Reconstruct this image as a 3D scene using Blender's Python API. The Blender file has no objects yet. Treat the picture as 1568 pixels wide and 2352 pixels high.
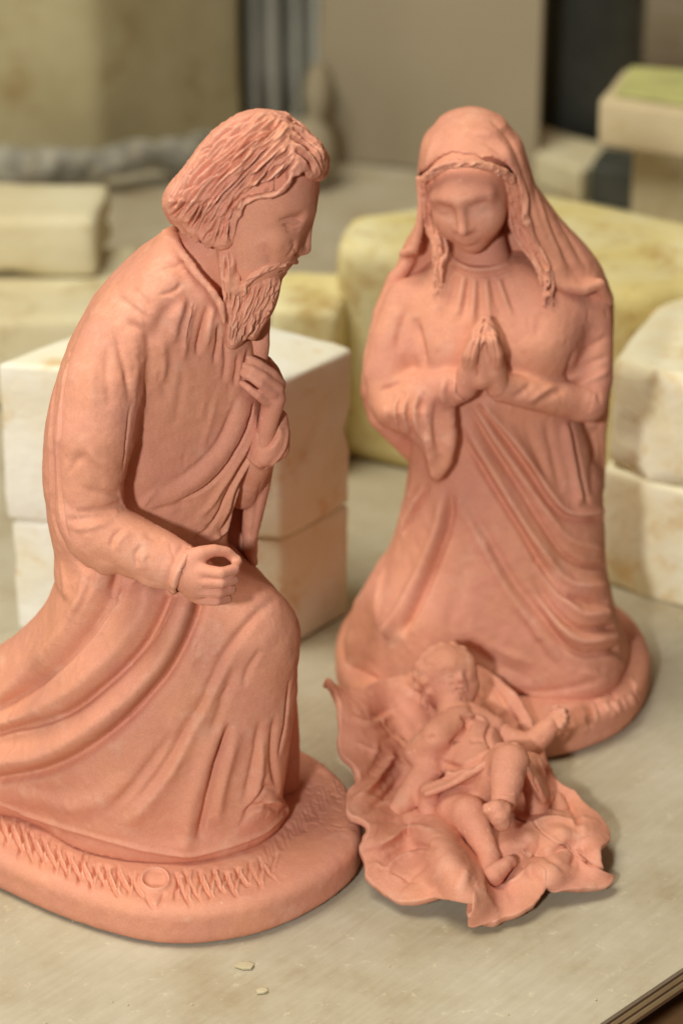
import bpy, math, random
import numpy as np
from mathutils import Vector
from mathutils.bvhtree import BVHTree
import openvdb

# ------------------------------------------------------------------ camera, world, lamps, exposure
scene = bpy.context.scene
col = scene.collection
CAM_H, PITCH = 0.58, math.radians(25.0)
VFOV = math.radians(25.0)
FPX = 1176.0 / math.tan(VFOV / 2)             # focal length in reference pixels (frame 1568 x 2352)
cam_d = bpy.data.cameras.new('camera')
cam = bpy.data.objects.new('camera', cam_d)
col.objects.link(cam)
cam.location = (0, 0, CAM_H)
cam.rotation_euler = (math.radians(90) - PITCH, 0, 0)
cam_d.sensor_fit = 'VERTICAL'
cam_d.sensor_height = 24.0
cam_d.sensor_width = 16.0
cam_d.lens = 12.0 / math.tan(VFOV / 2)
cam_d.clip_start = 0.01
cam_d.clip_end = 50
cam_d.dof.use_dof = True
cam_d.dof.focus_distance = 0.945
cam_d.dof.aperture_fstop = 4.7
scene.camera = cam

world = bpy.data.worlds.new('World')
scene.world = world
world.use_nodes = True
bg = world.node_tree.nodes['Background']
bg.inputs['Color'].default_value = (1.0, 0.62, 0.38, 1)
bg.inputs['Strength'].default_value = 0.17

def area_lamp(name, loc, target, size, power, color):
    d = bpy.data.lights.new(name, 'AREA')
    d.shape = 'DISK'
    d.size = size
    d.energy = power
    d.color = color
    o = bpy.data.objects.new(name, d)
    col.objects.link(o)
    o.location = loc
    o.rotation_euler = (Vector(target) - Vector(loc)).to_track_quat('-Z', 'Y').to_euler()
    return o

area_lamp('flash_lamp', (-0.30, -0.28, 0.70), (-0.03, 0.95, 0.12), 0.08, 12.0, (0.98, 1.0, 0.98))
area_lamp('ceiling_lamp', (-0.75, 0.75, 2.2), (0, 1.1, 0.05), 1.3, 47.0, (1.0, 0.98, 0.82))

scene.view_settings.view_transform = 'Standard'
scene.view_settings.look = 'None'
scene.view_settings.gamma = 1
scene.view_settings.exposure = 0.0
scene.cycles.max_bounces = 6
scene.cycles.use_denoising = True

# ------------------------------------------------------------------ geometry of the view: points are given as seen from the standpoint, with a distance
_f = np.array([0, math.cos(PITCH), -math.sin(PITCH)])
_u = np.array([0, math.sin(PITCH), math.cos(PITCH)])
_r = np.array([1.0, 0, 0])
CAM = np.array([0, 0, CAM_H])

def ray(px, py):
    return _f + _r * ((px - 784) / FPX) - _u * ((py - 1176) / FPX)

def at_y(px, py, y):
    """point seen at (px, py) that stands y metres in front of the camera's foot"""
    d = ray(px, py)
    return CAM + d * (y / d[1])

def at_s(px, py, s):
    return CAM + ray(px, py) * s

def at_z(px, py, z):
    d = ray(px, py)
    return CAM + d * ((z - CAM_H) / d[2])

def fwd(p):
    return (np.asarray(p) - CAM) @ _f

def lpx(p):
    """size in metres of one reference pixel at a point"""
    return float(fwd(p)) / FPX

def proj(p):
    q = np.asarray(p) - CAM
    s = q @ _f
    return 784 + FPX * (q @ _r) / s, 1176 - FPX * (q @ _u) / s

# ------------------------------------------------------------------ sculpting with distance fields
class Chain:
    """tapered tube through points (n,3) with radii; flat=(direction, factor) squashes it along a direction"""
    def __init__(s, pts, rad, flat=None):
        s.p = np.asarray(pts, float); s.r = np.asarray(rad, float)
        m = s.r.max()
        s.lo = s.p.min(0) - m; s.hi = s.p.max(0) + m
        s.flat = None
        if flat:
            n = np.asarray(flat[0], float); n = n / np.linalg.norm(n)
            s.flat = (n, flat[1], s.p.mean(0))
    def _t(s, q):
        if s.flat is None: return q
        n, k, c = s.flat
        return q + ((q - c) @ n)[:, None] * (k - 1) * n
    def __call__(s, q):
        q = s._t(q); P = s._t(s.p)
        d = None
        if len(P) == 1:
            return np.linalg.norm(q - P[0], axis=1) - s.r[0]
        for i in range(len(P) - 1):
            a, b = P[i], P[i + 1]
            ab = b - a
            t = np.clip(((q - a) @ ab) / max(ab @ ab, 1e-12), 0, 1)
            dd = np.linalg.norm(q - a - t[:, None] * ab, axis=1) - (s.r[i] + (s.r[i + 1] - s.r[i]) * t)
            d = dd if d is None else np.minimum(d, dd)
        return d

class Ell:
    def __init__(s, c, rad, rot=None):
        s.c = np.asarray(c, float); s.r = np.asarray(rad, float)
        s.R = np.eye(3) if rot is None else np.asarray(rot, float)      # rows: local axes
        m = s.r.max(); s.lo = s.c - m; s.hi = s.c + m
    def __call__(s, q):
        l = (q - s.c) @ s.R.T
        k0 = np.linalg.norm(l / s.r, axis=1)
        k1 = np.linalg.norm(l / s.r ** 2, axis=1)
        return k0 * (k0 - 1) / np.maximum(k1, 1e-9)

class Loft:
    """stack of horizontal oval sections: rows (z, cx, cy, a, b); n = roundness of the oval"""
    def __init__(s, rows, n=2.0):
        rows = np.array(sorted(rows), float)
        zs = rows[:, 0]
        zz = np.linspace(zs[0], zs[-1], 160)
        out = [zz]
        for k in range(1, 5):
            v = np.interp(zz, zs, rows[:, k])
            ker = np.hanning(15); ker /= ker.sum()
            v2 = np.convolve(np.pad(v, 7, mode='edge'), ker, 'valid')
            out.append(v2)
        s.t = out; s.n = n
        s.lo = np.array([(out[1] - out[3]).min(), (out[2] - out[4]).min(), zs[0]])
        s.hi = np.array([(out[1] + out[3]).max(), (out[2] + out[4]).max(), zs[-1]])
    def __call__(s, q):
        zz = s.t[0]
        cx, cy, a, b = (np.interp(q[:, 2], zz, s.t[k]) for k in range(1, 5))
        x = np.abs(q[:, 0] - cx); y = np.abs(q[:, 1] - cy)
        n = s.n
        if n == 2.0:
            k0 = np.sqrt((x / a) ** 2 + (y / b) ** 2)
            k1 = np.sqrt((x / a ** 2) ** 2 + (y / b ** 2) ** 2)
            d = k0 * (k0 - 1) / np.maximum(k1, 1e-6)
        else:
            k0 = ((x / a) ** n + (y / b) ** n) ** (1 / n)
            g = np.sqrt((x ** (n - 1) / a ** n) ** 2 + (y ** (n - 1) / b ** n) ** 2) / np.maximum(k0, 1e-6) ** (n - 1)
            d = (k0 - 1) / np.maximum(g, 5.0)
        e = np.maximum(q[:, 2] - zz[-1], zz[0] - q[:, 2])
        return np.maximum(d, e)

def poly_sd(u, v, poly):
    """signed distance to a closed polygon, negative inside"""
    d = np.full(u.shape, 1e18); ins = np.zeros(u.shape, bool)
    n = len(poly)
    for i in range(n):
        ax, ay = poly[i]; bx, by = poly[(i + 1) % n]
        ex, ey = bx - ax, by - ay
        wx, wy = u - ax, v - ay
        t = np.clip((wx * ex + wy * ey) / (ex * ex + ey * ey + 1e-18), 0, 1)
        d = np.minimum(d, (wx - ex * t) ** 2 + (wy - ey * t) ** 2)
        c = (ay > v) != (by > v)
        with np.errstate(divide='ignore', invalid='ignore'):
            ins ^= c & (u < (bx - ax) * (v - ay) / (by - ay + 1e-18) + ax)
    return np.where(ins, -1, 1) * np.sqrt(d)

def spline(pts, n=6, closed=False):
    p = np.asarray(pts, float); m = len(p); out = []
    for i in range(m if closed else m - 1):
        if closed:
            a, b, c, d = p[(i - 1) % m], p[i], p[(i + 1) % m], p[(i + 2) % m]
        else:
            a, b, c, d = p[max(i - 1, 0)], p[i], p[i + 1], p[min(i + 2, m - 1)]
        for t in np.arange(n) / n:
            out.append(0.5 * (2 * b + (c - a) * t + (2 * a - 5 * b + 4 * c - d) * t * t + (3 * b - a - 3 * c + d) * t ** 3))
    if not closed: out.append(p[-1])
    return np.array(out)

class Cut:
    """everything beyond a plane (for paring a mass down), within a box of heights"""
    def __init__(s, c, n, z0, z1, reach=0.12):
        s.c = np.asarray(c, float); n = np.asarray(n, float); s.n = n / np.linalg.norm(n); s.z = (z0, z1)
        s.lo = s.c - reach; s.hi = s.c + reach; s.lo[2] = z0 - 0.03; s.hi[2] = z1 + 0.03
    def __call__(s, q):
        return np.maximum(-((q - s.c) @ s.n), np.maximum(q[:, 2] - s.z[1], s.z[0] - q[:, 2]) * 0.5)

class Slab:
    """horizontal outline (world x,y) between two heights with a rounded rim"""
    def __init__(s, poly, z0, z1, r):
        s.poly = np.asarray(poly, float); s.z = (z0, z1); s.r = r
        s.lo = np.array([*s.poly.min(0), z0]); s.hi = np.array([*s.poly.max(0), z1])
    def __call__(s, q):
        d = poly_sd(q[:, 0], q[:, 1], s.poly) + s.r
        h = np.abs(q[:, 2] - (s.z[0] + s.z[1]) / 2) - (s.z[1] - s.z[0]) / 2 + s.r
        return np.minimum(np.maximum(d, h), 0) + np.sqrt(np.maximum(d, 0) ** 2 + np.maximum(h, 0) ** 2) - s.r

class Relief:
    """solid with a side outline (a vertical plane facing the standpoint, at distance y) and a thickness, rounded by r"""
    def __init__(s, outline, y, t, r, tilt=0.0):
        P = np.array([at_y(a, b, y) for a, b in outline])
        s.poly = P[:, [0, 2]]; s.y = y; s.tt = t; s.r = r; s.tilt = tilt; s.c = P.mean(0)
        s.lo = P.min(0) - [0, t, 0]; s.hi = P.max(0) + [0, t, 0]
        ext = abs(tilt) * (P[:, 2].max() - P[:, 2].min())
        s.lo[1] -= ext; s.hi[1] += ext
    def __call__(s, q):
        # slide along the sight line so the outline keeps its bearing through the thickness
        k = s.y / np.maximum(q[:, 1], 1e-3)
        u = q[:, 0] * k
        v = CAM_H + (q[:, 2] - CAM_H) * k
        d = poly_sd(u, v, s.poly) + s.r
        h = np.abs(q[:, 1] - s.y - s.tilt * (q[:, 2] - s.c[2])) - s.tt + s.r
        return np.minimum(np.maximum(d, h), 0) + np.sqrt(np.maximum(d, 0) ** 2 + np.maximum(h, 0) ** 2) - s.r

def smin(a, b, k):
    if k <= 0: return np.minimum(a, b)
    h = np.maximum(k - np.abs(a - b), 0) / k
    return np.minimum(a, b) - h * h * k * 0.25

def eval_ops(ops, q, lo, hi, pad):
    """q (n,3) points inside the box lo..hi"""
    d = np.full(len(q), 0.2)
    for op, prim, k in ops:
        m = pad + k
        if op != 'x' and ((prim.lo - m > hi).any() or (prim.hi + m < lo).any()): continue
        sel = np.all((q > prim.lo - m) & (q < prim.hi + m), axis=1)
        if op == 'x': sel[:] = True
        idx = np.nonzero(sel)[0]
        if not len(idx): continue
        v = prim(q[idx])
        if op == 'u': d[idx] = smin(d[idx], v, k)
        elif op == 's': d[idx] = -smin(-d[idx], v, k)
        elif op == 'x': d[idx] = -smin(-d[idx], -v, k)
    return d

def sculpt(ops, vox):
    lo = np.min([p.lo for o, p, k in ops if o == 'u'], axis=0) - 4 * vox
    hi = np.max([p.hi for o, p, k in ops if o == 'u'], axis=0) + 4 * vox
    B = 8
    nb = np.ceil((hi - lo) / (vox * B)).astype(int)
    bs = vox * B
    I = np.stack(np.meshgrid(*[np.arange(n) for n in nb], indexing='ij'), -1).reshape(-1, 3)
    cen = lo + (I + 0.5) * bs - 0.5 * vox
    dc = np.concatenate([eval_ops(ops, c, c.min(0), c.max(0), bs * 1.8) for c in np.array_split(cen, max(1, len(cen) // 20000))])
    dense = np.repeat(np.repeat(np.repeat(dc.reshape(nb), B, 0), B, 1), B, 2).astype(np.float32)
    view = dense.reshape(nb[0], B, nb[1], B, nb[2], B)
    keep = I[np.abs(dc) < bs * 1.3]
    loc = np.stack(np.meshgrid(*[np.arange(B)] * 3, indexing='ij'), -1).reshape(-1, 3) * vox
    # spatially coherent batches so far-off shapes are skipped
    key = (keep // 4) @ np.array([10000, 100, 1])
    keep = keep[np.argsort(key, kind='stable')]
    for ch in np.array_split(keep, max(1, len(keep) // 150)):
        if not len(ch): continue
        q = ((lo + ch * bs)[:, None, :] + loc[None]).reshape(-1, 3)
        d = eval_ops(ops, q, q.min(0), q.max(0), 4 * vox).reshape(-1, B, B, B)
        for c, b in zip(ch, d):
            view[c[0], :, c[1], :, c[2], :] = b
    g = openvdb.FloatGrid(0.2)
    g.copyFromArray(dense)
    pts, quads = g.convertToQuads(isovalue=0.0)
    return lo + np.asarray(pts, float) * vox, np.asarray(quads)

# ------------------------------------------------------------------ cheap lattice noise for hand-worked unevenness
_rng = np.random.default_rng(7)
_lat = _rng.random((64, 64, 64)).astype(np.float32)
def vnoise(p, scale):
    q = p * scale + 17.3
    i = np.floor(q).astype(int); f = q - i
    f = f * f * (3 - 2 * f)
    i0 = i % 64; i1 = (i + 1) % 64
    r = 0
    for dx in (0, 1):
        for dy in (0, 1):
            for dz in (0, 1):
                w = (f[:, 0] if dx else 1 - f[:, 0]) * (f[:, 1] if dy else 1 - f[:, 1]) * (f[:, 2] if dz else 1 - f[:, 2])
                r = r + w * _lat[(i1 if dx else i0)[:, 0], (i1 if dy else i0)[:, 1], (i1 if dz else i0)[:, 2]]
    return r - 0.5

# ------------------------------------------------------------------ mesh objects
def mesh_from(name, pts, faces):
    me = bpy.data.meshes.new(name)
    nv, nf = len(pts), len(faces)
    me.vertices.add(nv)
    me.vertices.foreach_set('co', np.ascontiguousarray(pts, dtype=np.float32).ravel())
    k = faces.shape[1]
    me.loops.add(nf * k)
    me.loops.foreach_set('vertex_index', np.ascontiguousarray(faces, dtype=np.int32).ravel())
    me.polygons.add(nf)
    me.polygons.foreach_set('loop_start', np.arange(0, nf * k, k, dtype=np.int32))
    me.update(calc_edges=True)
    me.validate()
    return me

def link(name, me, mat, parent=None, smooth=True):
    o = bpy.data.objects.new(name, me)
    col.objects.link(o)
    if mat is not None:
        me.materials.clear(); me.materials.append(mat)
    if smooth: me.polygons.foreach_set('use_smooth', np.ones(len(me.polygons), bool))
    if parent is not None:
        o.parent = parent
        o.matrix_parent_inverse = parent.matrix_world.inverted()
    return o

def thing(name, label, cat, loc, group=None):
    o = bpy.data.objects.new(name, None)
    col.objects.link(o)
    o.location = loc
    o.empty_display_size = 0.02
    o['label'] = label; o['category'] = cat
    if group: o['group'] = group
    bpy.context.view_layer.update()
    return o

def subdivide(me, levels=1):
    o = bpy.data.objects.new('work', me)
    col.objects.link(o)
    m = o.modifiers.new('s', 'SUBSURF'); m.levels = levels; m.render_levels = levels
    dg = bpy.context.evaluated_depsgraph_get()
    out = bpy.data.meshes.new_from_object(o.evaluated_get(dg))
    bpy.data.objects.remove(o)
    bpy.data.meshes.remove(me)
    return out

def coords(me):
    a = np.empty(len(me.vertices) * 3, np.float32)
    me.vertices.foreach_get('co', a)
    return a.reshape(-1, 3).astype(float)

def normals(me):
    a = np.empty(len(me.vertices) * 3, np.float32)
    me.vertex_normals.foreach_get('vector', a)
    return a.reshape(-1, 3).astype(float)

def bvh_of(me):
    co = coords(me)
    n = len(me.polygons)
    lt = np.empty(len(me.loops), np.int32); me.loops.foreach_get('vertex_index', lt)
    return BVHTree.FromPolygons(co.tolist(), lt.reshape(n, -1).tolist())

def carve(me, strokes, px, lumps=(), y_shift=0.0):
    """work tool strokes into a mesh. A stroke is (path, width, amount, kind[, taper]); the path is where the tool meets the
    surface as sighted from the standpoint; width and amount in units of px metres; kind g = rounded ridge/groove,
    f = one-sided fold (raised on the left hand of the path), v = sharp cut"""
    co = coords(me); no = normals(me)
    tree = bvh_of(me)
    disp = np.zeros(len(co))
    o = Vector(CAM)
    order = np.argsort(co[:, 2]); zs = co[order, 2]
    for st in strokes:
        path, w, a, kind = st[:4]
        tap = st[4] if len(st) > 4 else (0.25, 0.25)
        pp = spline(path, 5) if len(path) > 2 else np.linspace(path[0], path[-1], 6)
        hits = []; nh = []
        for x, y in pp:
            d = Vector(ray(x, y)).normalized()
            h = tree.ray_cast(o, d)
            if h[0] is not None:
                hits.append(np.array(h[0])); nh.append(np.array(h[1]))
        if len(hits) < 2: continue
        H = np.array(hits); N = np.array(nh)
        W = w * px
        i0, i1 = np.searchsorted(zs, [H[:, 2].min() - 3 * W, H[:, 2].max() + 3 * W])
        c = order[i0:i1]
        q = co[c]
        m = np.all((q > H.min(0) - 3 * W) & (q < H.max(0) + 3 * W), axis=1)
        c = c[m]; q = co[c]
        if not len(c): continue
        L = np.r_[0, np.cumsum(np.linalg.norm(np.diff(H, axis=0), axis=1))]
        best = np.full(len(q), 1e9); bt = np.zeros(len(q)); sg = np.zeros(len(q))
        for i in range(len(H) - 1):
            e = H[i + 1] - H[i]; el = np.linalg.norm(e)
            if el < 1e-9 or el > 250 * px: continue
            t = np.clip((q - H[i]) @ e / (el * el), 0, 1)
            v = q - H[i] - t[:, None] * e
            dd = np.linalg.norm(v, axis=1)
            u = dd < best
            best[u] = dd[u]; bt[u] = (L[i] + t * el)[u]
            if kind == 'f':
                side = np.cross(N[i], e / el)
                sg[u] = (v @ side)[u]
        s = bt / max(L[-1], 1e-9)
        k = np.ones(len(q))
        if tap[0] > 0: k *= np.clip(s / tap[0], 0, 1) ** 0.8
        if tap[1] > 0: k *= np.clip((1 - s) / tap[1], 0, 1) ** 0.8
        t = best / W
        if kind == 'g': val = np.exp(-t * t * 1.2)
        elif kind == 'v': val = np.maximum(1 - t, 0) ** 1.5
        else:
            g = sg / W
            val = np.exp(-(best / W) ** 2 * 0.5) * np.tanh(g * 2.2)
        facing = np.clip((no[c] * N[np.clip(np.searchsorted(L, bt), 0, len(N) - 1)]).sum(1) + 0.35, 0, 1)
        disp[c] += val * k * a * px * facing
    for sc, am in lumps:
        disp += vnoise(co, sc) * am * px
    co += no * disp[:, None]
    me.vertices.foreach_set('co', co.astype(np.float32).ravel())
    me.update()

def part(name, ops, vox, mat, parent, strokes=(), px=0.0002, sub=1, lumps=((250, 1.5), (700, 0.7)), drop=None):
    pts, quads = sculpt(ops, vox)
    me = mesh_from(name, pts, quads)
    if drop is not None:                    # leave out what lies face down on the bench
        keep = ~(pts[quads][:, :, 2] < drop).all(1)
        quads = quads[keep]
        used = np.unique(quads); remap = np.zeros(len(pts), int); remap[used] = np.arange(len(used))
        bpy.data.meshes.remove(me); me = mesh_from(name, pts[used], remap[quads])
    if sub: me = subdivide(me, sub)
    me.name = name
    carve(me, list(strokes), px, lumps)
    return link(name, me, mat, parent)

# ------------------------------------------------------------------ materials
def nodes_of(name):
    m = bpy.data.materials.new(name); m.use_nodes = True
    nt = m.node_tree
    return m, nt, nt.nodes['Principled BSDF'], (lambda t: nt.nodes.new(t)), nt.links.new

def tex_noise(nt, vec, scale, detail=4, rough=0.55):
    n = nt.nodes.new('ShaderNodeTexNoise')
    n.inputs['Scale'].default_value = scale; n.inputs['Detail'].default_value = detail; n.inputs['Roughness'].default_value = rough
    nt.links.new(vec, n.inputs['Vector'])
    return n.outputs['Fac']

def ramp(nt, fac, stops):
    r = nt.nodes.new('ShaderNodeValToRGB')
    e = r.color_ramp.elements
    while len(e) < len(stops): e.new(0.5)
    for el, (p, c) in zip(e, stops):
        el.position = p; el.color = (*c, 1) if len(c) == 3 else c
    nt.links.new(fac, r.inputs['Fac'])
    return r.outputs['Color']

def mix(nt, fac, a, b, mode='MIX'):
    m = nt.nodes.new('ShaderNodeMix'); m.data_type = 'RGBA'; m.blend_type = mode
    if isinstance(fac, (int, float)): m.inputs[0].default_value = fac
    else: nt.links.new(fac, m.inputs[0])
    for s, v in ((6, a), (7, b)):
        if isinstance(v, tuple): m.inputs[s].default_value = (*v, 1)
        else: nt.links.new(v, m.inputs[s])
    return m.outputs[2]

def bump(nt, bsdf, h, strength, dist):
    b = nt.nodes.new('ShaderNodeBump')
    b.inputs['Strength'].default_value = strength; b.inputs['Distance'].default_value = dist
    nt.links.new(h, b.inputs['Height']); nt.links.new(b.outputs['Normal'], bsdf.inputs['Normal'])

def clay(name, c1, c2, dust):
    m, nt, bs, N, L = nodes_of(name)
    tc = N('ShaderNodeTexCoord').outputs['Object']
    f = tex_noise(nt, tc, 38, 3)
    base = ramp(nt, f, [(0.36, c1), (0.64, c2)])
    fine = ramp(nt, tex_noise(nt, tc, 1500, 2), [(0.3, (0.90, 0.90, 0.90)), (0.7, (1.06, 1.06, 1.06))])
    base = mix(nt, 1.0, base, fine, 'MULTIPLY')
    dm = ramp(nt, tex_noise(nt, tc, 55, 6, 0.7), [(0.55, (0, 0, 0)), (0.75, (dust, dust, dust))])
    base = mix(nt, dm, base, (0.76, 0.47, 0.35))
    wash = ramp(nt, tex_noise(nt, tc, 130, 5, 0.65), [(0.35, (0.975, 0.96, 0.95)), (0.65, (1.02, 1.03, 1.04))])
    base = mix(nt, 1.0, base, wash, 'MULTIPLY')
    # rims rubbed dry and pale by handling
    ge = N('ShaderNodeNewGeometry')
    edge = ramp(nt, ge.outputs['Pointiness'], [(0.515, (0, 0, 0)), (0.60, (0.55, 0.55, 0.55))])
    base = mix(nt, edge, base, (0.80, 0.47, 0.34))
    L(base, bs.inputs['Base Color'])
    bs.inputs['Roughness'].default_value = 0.75
    bs.inputs['Specular IOR Level'].default_value = 0.35
    # brushed tool marks and grain
    mp = N('ShaderNodeMapping'); mp.inputs['Scale'].default_value = (1, 1, 0.18); L(tc, mp.inputs['Vector'])
    mx = N('ShaderNodeMath'); mx.operation = 'MULTIPLY_ADD'; mx.inputs[1].default_value = 0.5
    L(tex_noise(nt, mp.outputs['Vector'], 900, 2), mx.inputs[0]); L(tex_noise(nt, tc, 2600, 2), mx.inputs[2])
    bump(nt, bs, mx.outputs[0], 0.30, 0.0003)
    return m

CLAY = clay('terracotta', (0.670, 0.296, 0.184), (0.645, 0.280, 0.192), 0.5)
CLAY_DARK = clay('terracotta_redder', (0.55, 0.21, 0.13), (0.56, 0.235, 0.16), 0.2)

# ================================================================== the kneeling bearded man
JY = 0.885; JPX = 0.000186
def jp(x, y, d=0.0): return at_y(x, y, JY + d / 1000)
def jchain(pts, flat=None):
    return Chain([jp(x, y, d) for x, y, d, r in pts], [r * lpx(jp(x, y, d)) for x, y, d, r in pts], flat)
def rings(rows, y0):
    """rows of (row seen, left edge, right edge, distance mm, half thickness mm)"""
    out = []
    for py, xl, xr, d, b in rows:
        a = at_y(xl, py, y0 + d / 1000); c = at_y(xr, py, y0 + d / 1000)
        out.append((a[2], (a[0] + c[0]) / 2, y0 + d / 1000, (c[0] - a[0]) / 2, b / 1000))
    return out

man = thing('kneeling_man_statue', 'terracotta statue of a bearded man on one knee with a clenched fist', 'statue', (-0.08, 0.885, 0))

# ---- base
base_out = spline([(0.0065, 0.857), (0.0085, 0.885), (0.0, 0.915), (-0.0193, 0.941), (-0.06, 0.965), (-0.12, 0.975), (-0.18, 0.965),
                   (-0.215, 0.93), (-0.205, 0.89), (-0.155, 0.851), (-0.115, 0.823), (-0.0761, 0.807), (-0.04, 0.812), (-0.012, 0.831)], 6, True)
bst = []
rr = random.Random(3)
# herringbone of tool cuts round the front rim
arc = spline([(-20, 1890), (60, 1935), (130, 1978), (210, 2012), (280, 2030), (350, 2040), (430, 2040), (500, 2030), (570, 2015), (640, 1985)], 40)
xs = -20.0
flip = 0
while xs < 630:
    k = int(np.argmin(np.abs(arc[:, 0] - xs))); x, y = arc[k]
    flip += 1
    xs += rr.uniform(10, 17)
    if abs(x - 357) < 40: continue
    h = rr.uniform(28, 50) * (1.0 if x < 500 else 0.75)
    lean = (rr.uniform(10, 20) if flip % 2 else -rr.uniform(4, 14))
    g = 1.0 if x < 560 else 0.65
    y += rr.uniform(-8, 8)
    bst.append([[(x - lean, y - h), (x + rr.uniform(-3, 3), y), (x + lean + 5, y + h * rr.uniform(.7, 1))], rr.uniform(3, 5), -rr.uniform(7, 13) * g, 'g', (0.12, 0.25)])
    bst.append([[(x - lean + 6, y - h * .8), (x + 6, y + 2), (x + lean + 10, y + h * rr.uniform(.5, .9))], rr.uniform(2.2, 3.6), rr.uniform(5, 10) * g, 'g', (0.12, 0.3)])
for i in range(24):
    x = 600 + i * 8; y = 1985 - i * 8 + rr.uniform(-6, 6)
    bst.append([[(x - 6, y - rr.uniform(12, 30)), (x + 4, y + rr.uniform(8, 24))], 4, -4, 'g'])
for i in range(70):
    x = rr.uniform(690, 800); y = rr.uniform(1740, 1905) + (x - 690) * .12
    bst.append([[(x, y), (x + rr.uniform(10, 30), y + rr.uniform(-2, 14))], 2.5, -2.6, 'g'])
# the round stamped hollow
ring_c = [(357 + 31 * math.cos(a), 2022 + 25 * math.sin(a)) for a in np.linspace(0, 2 * math.pi, 15)]
bst.append([ring_c, 5, 9, 'g', (0, 0)])
bst.append([[(345, 2024), (357, 2024), (369, 2024)], 17, -9, 'g', (0, 0)])
bst.append([[(335, 2050), (345, 2075), (357, 2092)], 6, -8, 'g']); bst.append([[(380, 2048), (368, 2072), (360, 2092)], 6, -8, 'g'])
part('base', [('u', Slab(base_out, 0.0, 0.0198, 0.006), 0)], 6.5 * JPX, CLAY, man, bst, JPX, 1, drop=0.0012)

# ---- robe
R = []
R.append(('u', Loft(rings([
    (533, 388, 404, 4, 6), (548, 366, 416, 4, 14), (575, 330, 432, 4, 22), (605, 292, 455, 3, 29), (650, 243, 486, 3, 33), (690, 212, 520, 3, 35),
    (725, 190, 560, 3, 36), (790, 157, 590, 4, 36), (850, 135, 598, 5, 35), (900, 120, 600, 5, 35), (950, 110, 602, 5, 35), (1000, 103, 590, 5, 34), (1050, 101, 576, 5, 34), (1100, 100, 552, 5, 33),
    (1190, 112, 525, 5, 33), (1260, 128, 520, 5, 34), (1310, 126, 545, 5, 38)], JY), 2.2), 0))
# the breast is turned away to the right
R.append(('s', Cut(jp(440, 950, -20), (0.45, -0.88, -0.12), jp(440, 1290)[2], jp(440, 700)[2]), 40 * JPX))
R.append(('u', Loft(rings([
    (1285, 135, 540, 5, 35), (1340, 128, 600, 3, 38), (1400, 118, 655, 1, 40), (1470, 100, 674, 0, 42), (1560, 90, 676, 0, 43),
    (1650, 90, 664, 1, 44), (1750, 100, 648, 2, 45), (1847, 110, 641, 3, 46)], JY), 2.3), 12 * JPX))
# the robe trailing back to the left
R.append(('u', jchain([(230, 1420, 6, 105), (110, 1540, 16, 110), (-20, 1640, 30, 120), (-160, 1730, 45, 110)]), 60 * JPX))
R.append(('u', jchain([(300, 1560, -4, 120), (150, 1690, 2, 120), (-10, 1760, 16, 110), (-170, 1800, 40, 90)]), 80 * JPX))
R.append(('u', jchain([(300, 1790, -20, 70), (120, 1780, -6, 75), (-40, 1770, 14, 80), (-180, 1780, 35, 80)]), 60 * JPX))
# thigh, knee and shin under the cloth
R.append(('u', jchain([(300, 1400, -12, 95), (430, 1420, -20, 98), (560, 1435, -18, 100), (572, 1455, -16, 102)]), 50 * JPX))
R.append(('u', jchain([(574, 1460, -14, 100), (575, 1600, -14, 92), (575, 1720, -15, 80), (560, 1830, -18, 80)]), 60 * JPX))
# far side of the robe behind the shin
R.append(('u', jchain([(630, 1560, 18, 48), (640, 1680, 20, 46), (640, 1790, 20, 50)]), 10 * JPX))
# right arm sleeve
R.append(('u', jchain([(285, 735, -8, 68), (262, 800, -20, 88), (236, 890, -30, 96), (217, 1000, -37, 94), (206, 1100, -40, 79), (207, 1180, -42, 76)]), 26 * JPX))
R.append(('u', jchain([(209, 1180, -42, 75), (228, 1222, -45, 80), (330, 1266, -50, 70), (395, 1296, -54, 61), (408, 1303, -55, 60)]), 16 * JPX))
R.append(('s', jchain([(428, 1310, -56, 50), (500, 1342, -60, 70)]), 3 * JPX))
# cloth rising to the collar
R.append(('u', jchain([(392, 585, -2, 26), (432, 630, -9, 32), (468, 680, -14, 32), (492, 730, -15, 28)]), 40 * JPX))
# collar roll
R.append(('u', jchain([(385, 548, 4, 16), (402, 560, -8, 13), (424, 592, -16, 11), (455, 632, -20, 10), (487, 668, -23, 10), (508, 702, -24, 9), (516, 740, -24, 8)]), 28 * JPX))
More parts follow.
